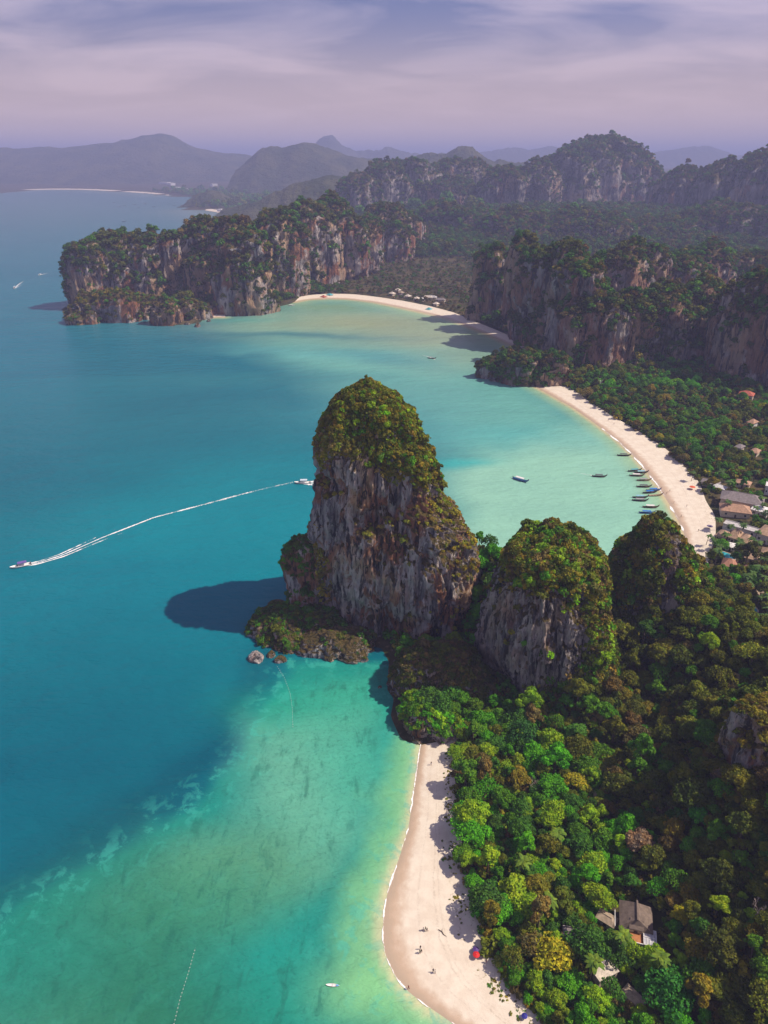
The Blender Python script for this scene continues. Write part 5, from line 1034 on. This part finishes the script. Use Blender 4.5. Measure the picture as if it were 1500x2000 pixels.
speedboat(28, 563, (36, 556), 'pale', 'distant speedboat at the edge of view off the headland', 1.1, [(36, 556), (46, 549)], 'the wake at the edge of view', 2.0); speedboat(78, 537, (86, 535), 'pale', 'distant speedboat closing on the headland', 1.1, [(86, 535), (94, 533)], 'the wake closing on the headland', 1.6); speedboat(204, 449.5, (209, 452), 'pale', 'tiny speedboat beyond the headland', 1.3, [(209, 452), (216, 454)], 'the wake beyond the headland', 3.0)
ribbon('boat_wake', resample(poly([(850, 702), (835, 696), (815, 692)]), 40), np.full(40, 1.0), np.zeros(40), np.linspace(1.0, .1, 40), .05, 'thin wake of the longtail boat in the far bay')
FARB = []
ribbon('boat_wake', resample(poly([(1160, 929), (1130, 924), (1090, 916)]), 40), np.full(40, .8), np.zeros(40), np.linspace(.55, .1, 40), .05, 'faint wake behind the lone motoring longtail')
for k, (x, y) in enumerate([(222, 396), (232, 404), (243, 402), (262, 400), (270, 406), (283, 398), (300, 404), (242, 433), (340, 402)]):
    p = W(x, y, 0); o = obj('longtail_boat', None, None, (p[0], p[1], 0.02), random.uniform(-1, 1), label='dark speck of a boat anchored off the far shore', category='boat', group='boats off the far shore'); o.scale = (1.5,) * 3; obj('hull', HULLM['dark'], o); obj('canopy', CANM['grey'], o); FARB.append(o)
rank_labels(FARB)
# kayak
p = W(650, 1925, 0); o = obj('kayak', None, None, (p[0], p[1], 0.0), radians(-4), label='white and blue kayak in the shallows off the near beach', category='kayak')
b = MB(); b.add(*loft([(-1.9, .04, .2, .3), (-1.3, .3, -.02, .28), (0, .42, -.06, .3), (1.3, .3, -.02, .28), (1.9, .04, .2, .3)])); obj('hull', b.mesh('hull', WHITE, True), o)
b = MB(); b.box(.9, 1.6, -.2, .2, .29, .33); obj('deck', b.mesh('deck', paint('blue deck', (0.1, 0.35, 0.6), 0.5)), o); b = MB(); b.tube([(-.2, -1.0, .5), (.2, 1.0, .6)], .03, 5); obj('paddle', b.mesh('paddle', DARKWOOD), o)

# ================================================================== people, parasols, rocks, buoys
def body(seed, stride):
    J = {'pelvis': (0, 0, .95, .15), 'chest': (0, 0, 1.28, .17), 'neck': (0, .01, 1.48, .065), 'head': (0, .03, 1.62, .105), 'top': (0, .02, 1.74, .06)}
    for s_, k in ((-1, 'l'), (1, 'r')):
        f = stride * s_; J['hip' + k] = (s_ * .1, 0, .88, .10); J['knee' + k] = (s_ * .11, f * .18, .48, .065); J['ank' + k] = (s_ * .11, f * .3 - (.08 if f < 0 else 0), .08, .045); J['toe' + k] = (s_ * .12, f * .3 + .16, .04, .04)
        J['sho' + k] = (s_ * .19, 0, 1.42, .06); J['elb' + k] = (s_ * .25, -f * .08, 1.14, .045); J['wri' + k] = (s_ * .26, -f * .2 + .06, .9, .032); J['fin' + k] = (s_ * .26, -f * .22 + .08, .78, .022)
    E = [('pelvis', 'chest'), ('chest', 'neck'), ('neck', 'head'), ('head', 'top')]
    for k in 'lr': E += [('pelvis', 'hip' + k), ('hip' + k, 'knee' + k), ('knee' + k, 'ank' + k), ('ank' + k, 'toe' + k), ('chest', 'sho' + k), ('sho' + k, 'elb' + k), ('elb' + k, 'wri' + k), ('wri' + k, 'fin' + k)]
    ks = list(J); me = bpy.data.meshes.new('body'); me.from_pydata([J[k][:3] for k in ks], [(ks.index(a), ks.index(b_)) for a, b_ in E], []); o = bpy.data.objects.new('body', me); COL.objects.link(o)
    sk = o.modifiers.new('s', 'SKIN'); o.modifiers.new('u', 'SUBSURF').levels = 1
    for k, v in zip(ks, me.skin_vertices[0].data): v.radius = (J[k][3],) * 2; v.use_root = k == 'pelvis'
    dg = bpy.context.evaluated_depsgraph_get(); m = bpy.data.meshes.new_from_object(o.evaluated_get(dg)); bpy.data.objects.remove(o); return m
BODIES = [body(1, 1.0), body(2, 0.25)]
SKIN = paint('skin', (0.36, 0.20, 0.13), 0.6, 0.06); HAIR = paint('hair', (0.03, 0.022, 0.018), 0.7)
CLOTH = {k: paint(k + ' cloth', c, 0.85) for k, c in {'dark': (0.03, 0.03, 0.04), 'blue': (0.05, 0.10, 0.30), 'white': (0.65, 0.63, 0.6), 'red': (0.45, 0.05, 0.05), 'green': (0.06, 0.16, 0.08)}.items()}
PM = {}
def person(px, py, kind, top, bot, rz, label, z=None, group=None):
    key = (kind, top, bot)
    if key not in PM:
        m = BODIES[kind].copy(); m.materials.clear()
        for q in (SKIN, CLOTH[top], CLOTH[bot], HAIR): m.materials.append(q)
        for f in m.polygons:
            x, y, zz_ = f.center; f.material_index = 3 if zz_ > 1.66 or (zz_ > 1.55 and y < -.02) else 1 if 1.0 < zz_ < 1.46 and abs(x) < .22 else 2 if .5 < zz_ <= 1.0 and abs(x) < .2 else 0; f.use_smooth = True
        PM[key] = m
    p = W(px, py, 0.9 if z is None else z)
    h = 1.0
    obj('person', PM[key], None, (p[0], p[1], p[2]), rz, label=label, category='person', group=group)
def sand_z(px, py, S, V):
    p = W(px, py, .8)[:2][None]; a = line_dist(p, S)[0]; b_ = line_dist(p, V)[0]; return 1.45 * (a / (a + b_ + 1e-6)) ** 0.8
for a in [(842, 1494, 0, 'dark', 'blue', 1.0, 'person in dark top alone at the rock end of the near beach'), (827, 1818, 0, 'white', 'dark', 2.0, 'person in white top, seaward of the walking trio'), (831, 1817, 0, 'green', 'dark', 2.0, 'person in green top, middle of the walking trio'), (834, 1819, 0, 'dark', 'dark', 2.0, 'person in black, inland of the walking trio'),
          (821, 1854, 1, 'dark', 'blue', .4, 'person in dark top standing just above a seated-looking pair'), (820, 1862, 0, 'green', 'green', 2.6, 'person in green walking left of a companion on mid beach'), (823, 1861, 0, 'dark', 'dark', 2.6, 'person in black walking beside the one in green'), (846, 1899, 1, 'dark', 'dark', 0, 'person in black on open sand, seaward of two'), (850, 1901, 1, 'white', 'dark', 1, 'person in white and black on open sand, inland of two'), (798, 1932, 0, 'red', 'dark', -1, 'person in red top wading at the foam line'), (944, 1872, 1, 'white', 'blue', 2, 'person in white top by the red parasol'), (950, 1880, 1, 'dark', 'red', 1, 'person in dark top in the tree shade by the near beach')]:
    person(*a, z=sand_z(a[0], a[1], SHORE1, VEG1))
for a in [(1302, 965, 0, 'dark', 'dark', 1, 'person in black walking past the moored boats'), (1308, 960, 0, 'white', 'dark', 1, 'person in white top walking past the moored boats'), (1316, 983, 1, 'red', 'dark', 1, 'person in red top on the boat beach'), (1341, 990, 1, 'dark', 'blue', 1, 'person in dark top in tree shade on the boat beach'), (1364, 1038, 1, 'dark', 'dark', 0, 'person in black at the near end of the boat beach'), (1199, 829, 0, 'dark', 'blue', 1, 'person at the far stretch of the boat beach'), (1188, 822, 0, 'red', 'dark', 1, 'person in red top at the far stretch of the boat beach'), (1330, 1010, 0, 'green', 'dark', 1, 'person in green top midway on the wide boat beach sand')]:
    person(*a, z=sand_z(a[0], a[1], SHORE2, VEG2))
def parasol(px, py, r, h, col_, label, S, V):
    p = W(px, py, h); z0 = sand_z(px, py, S, V); o = obj('parasol', None, None, (p[0], p[1], z0), 0, label=label, category='parasol'); b = MB(); n = 10
    b.add([(r * cos(2 * pi * k / n), r * sin(2 * pi * k / n), h - .45) for k in range(n)] + [(0, 0, h)], [(k, (k + 1) % n, n) for k in range(n)]); obj('canopy', b.mesh('canopy', paint('parasol ' + label[:6], col_, 0.7)), o)
    b = MB(); b.tube([(0, 0, -.3), (0, 0, h)], .03, 5); obj('pole', b.mesh('pole', WHITE), o)
parasol(930, 1868, 1.0, 1.7, (0.62, 0.02, 0.02), 'red parasol in the shade of the near beach trees', SHORE1, VEG1); parasol(929, 1858, 0.9, 1.6, (0.10, 0.05, 0.22), 'dark violet parasol next to the red one', SHORE1, VEG1)
parasol(1352, 953, 2.0, 2.2, (0.62, 0.10, 0.03), 'orange-red parasol at the top of the boat beach', SHORE2, VEG2); parasol(1024, 1988, 0.8, 1.4, (0.03, 0.03, 0.28), 'blue parasol at the bottom edge of the near beach', SHORE1, VEG1)
parasol(1386, 1030, 1.8, 2.1, (0.20, 0.16, 0.26), 'violet-grey parasol by the trees of the boat beach', SHORE2, VEG2)
b = MB(); b.tube([(-1.4, -.4, .15), (-.3, .1, .2), (.6, .0, .18), (1.5, .35, .12)], [.08, .13, .11, .05], 6); b.tube([(-.3, .1, .2), (-.9, .7, .35)], [.06, .03], 5); p = W(864, 1822, 1.1)
obj('driftwood', b.mesh('driftwood', BARK), None, (p[0], p[1], 1.02), radians(-58), label='driftwood branch lying on the middle of the near beach', category='driftwood')
def boulder(px, py, r, sq, label, seed, rock=ROCK_NEAR, z=0.0, nm='boulder', group=None):
    bm = bmesh.new(); bmesh.ops.create_icosphere(bm, subdivisions=4, radius=1); V = np.array([v.co[:] for v in bm.verts]); F = np.array([[v.index for v in f.verts] for f in bm.faces]); bm.free()
    d = 1 + .34 * fbm(V[:, 0] * 1.3 + seed, V[:, 1] * 1.3, V[:, 2] * 1.3, 4, seed) + .10 * (1 - 2 * np.abs(fbm(V[:, 0] * 4, V[:, 1] * 4, V[:, 2] * 1.5, 3, seed + 3))); V = V * d[:, None] * np.array((r, r * .8, r * sq))
    V[:, 2] = np.where(V[:, 2] < 0, V[:, 2] * .5, V[:, 2]); p = W(px, py, z); obj(nm, mesh(nm, V, F, [rock], False), None, (p[0], p[1], z), seed * 1.3, label=label, category='rock', group=group)
WARMROCK = rock_material('sunlit boulder', 1.6, 0.6, False, 1.5)
boulder(501, 1286, 3.8, .72, 'lone orange-grey boulder in the sea off the tower foot', 4, WARMROCK)
for k, (x, y, r, lab) in enumerate([(548, 1290, 2.6, 'dark boulder at the seaward tip of the tower foot'), (530, 1280, 2.2, 'small dark boulder beside the lone orange one'), (655, 1278, 2.6, 'grey boulder under the front of the great tower'), (632, 1272, 2.0, 'small grey boulder near the tower cave'), (705, 1286, 3.2, 'pale fallen block below the tower overhang'), (742, 1342, 0.9, 'tiny rock awash off the cove'), (762, 1336, 1.8, 'pale rock where the cove meets the scrub slope'), (772, 1352, 2.2, 'mossy yellow-green rock at the cove edge'), (768, 1310, 2.4, 'dark rock in the cove shadow'), (780, 1296, 2.6, 'dark rock under the cove overhang'), (790, 1412, 1.8, 'grey sea rock at the outcrop foot'), (815, 1446, 2.4, 'grey block between outcrop and sand')]): boulder(x, y, r, .8, lab, 10 + k)
for k, (x, y, r, lab) in enumerate([(386, 638, 4.5, 'pointed sea rock off the far headland sand'), (366, 634, 3.4, 'dark sea rock left of the pointed one'), (408, 628, 3.0, 'flat sea rock off the tiny far sand patch'), (955, 737, 4.0, 'rock at the tip of the point between the bays'), (972, 743, 3.4, 'rock just below the wooded point'), (990, 745, 3.0, 'rock at the beach side of the wooded point')]): boulder(x, y, r, 1.0, lab, 40 + k, ROCK_FAR)
BUO = MB(); BUO.tube([(-.16, 0, 0), (-.1, 0, .12), (.1, 0, .12), (.16, 0, 0)], [.05, .14, .14, .05], 6); BUO = BUO.mesh('float', WHITE)
def buoy_line(pts, n, label):
    L = resample(poly(pts), n); o = obj('buoy_line', None, None, (L[0][0], L[0][1], 0.02), 0, label=label, category='buoy line'); b = MB(); b.tube([(p[0] - L[0][0], p[1] - L[0][1], -.01) for p in L], .016, 4); obj('rope', b.mesh('rope', paint('wet rope', (0.25, 0.28, 0.26))), o)
    for k in range(1, n): f = obj('float', BUO, o, (L[k][0] - L[0][0], L[k][1] - L[0][1], 0.01)); f.scale = (0.6,) * 3
buoy_line([(540, 1299), (556, 1325), (567, 1355), (571, 1385), (572, 1420)], 30, 'string of white floats running from the tower foot across the cove'); buoy_line([(382, 1850), (368, 1900), (352, 1950), (340, 2000)], 22, 'faint string of floats in the near shallows')

# ================================================================== the air
top = max((o.matrix_world @ Vector(c)).z for o in COL.objects if o.type == 'MESH' and o.name != 'sky' for c in o.bound_box) + 25
b = MB(); b.box(-76000, 76000, -2000, 76000, -9, max(top, 260)); HZ = bpy.data.materials.new('haze'); HZ.use_nodes = True; hn = HZ.node_tree; hn.nodes.clear()
ho, hv = hn.nodes.new('ShaderNodeOutputMaterial'), hn.nodes.new('ShaderNodeVolumePrincipled'); hn.links.new(hv.outputs[0], ho.inputs['Volume'])
hv.inputs['Color'].default_value = (0.49, 0.555, 0.95, 1); hv.inputs['Density'].default_value = 0.000155; hv.inputs['Anisotropy'].default_value = 0.0
obj('haze', b.mesh('haze', HZ), kind='stuff', label='pale violet haze lying over the whole bay')
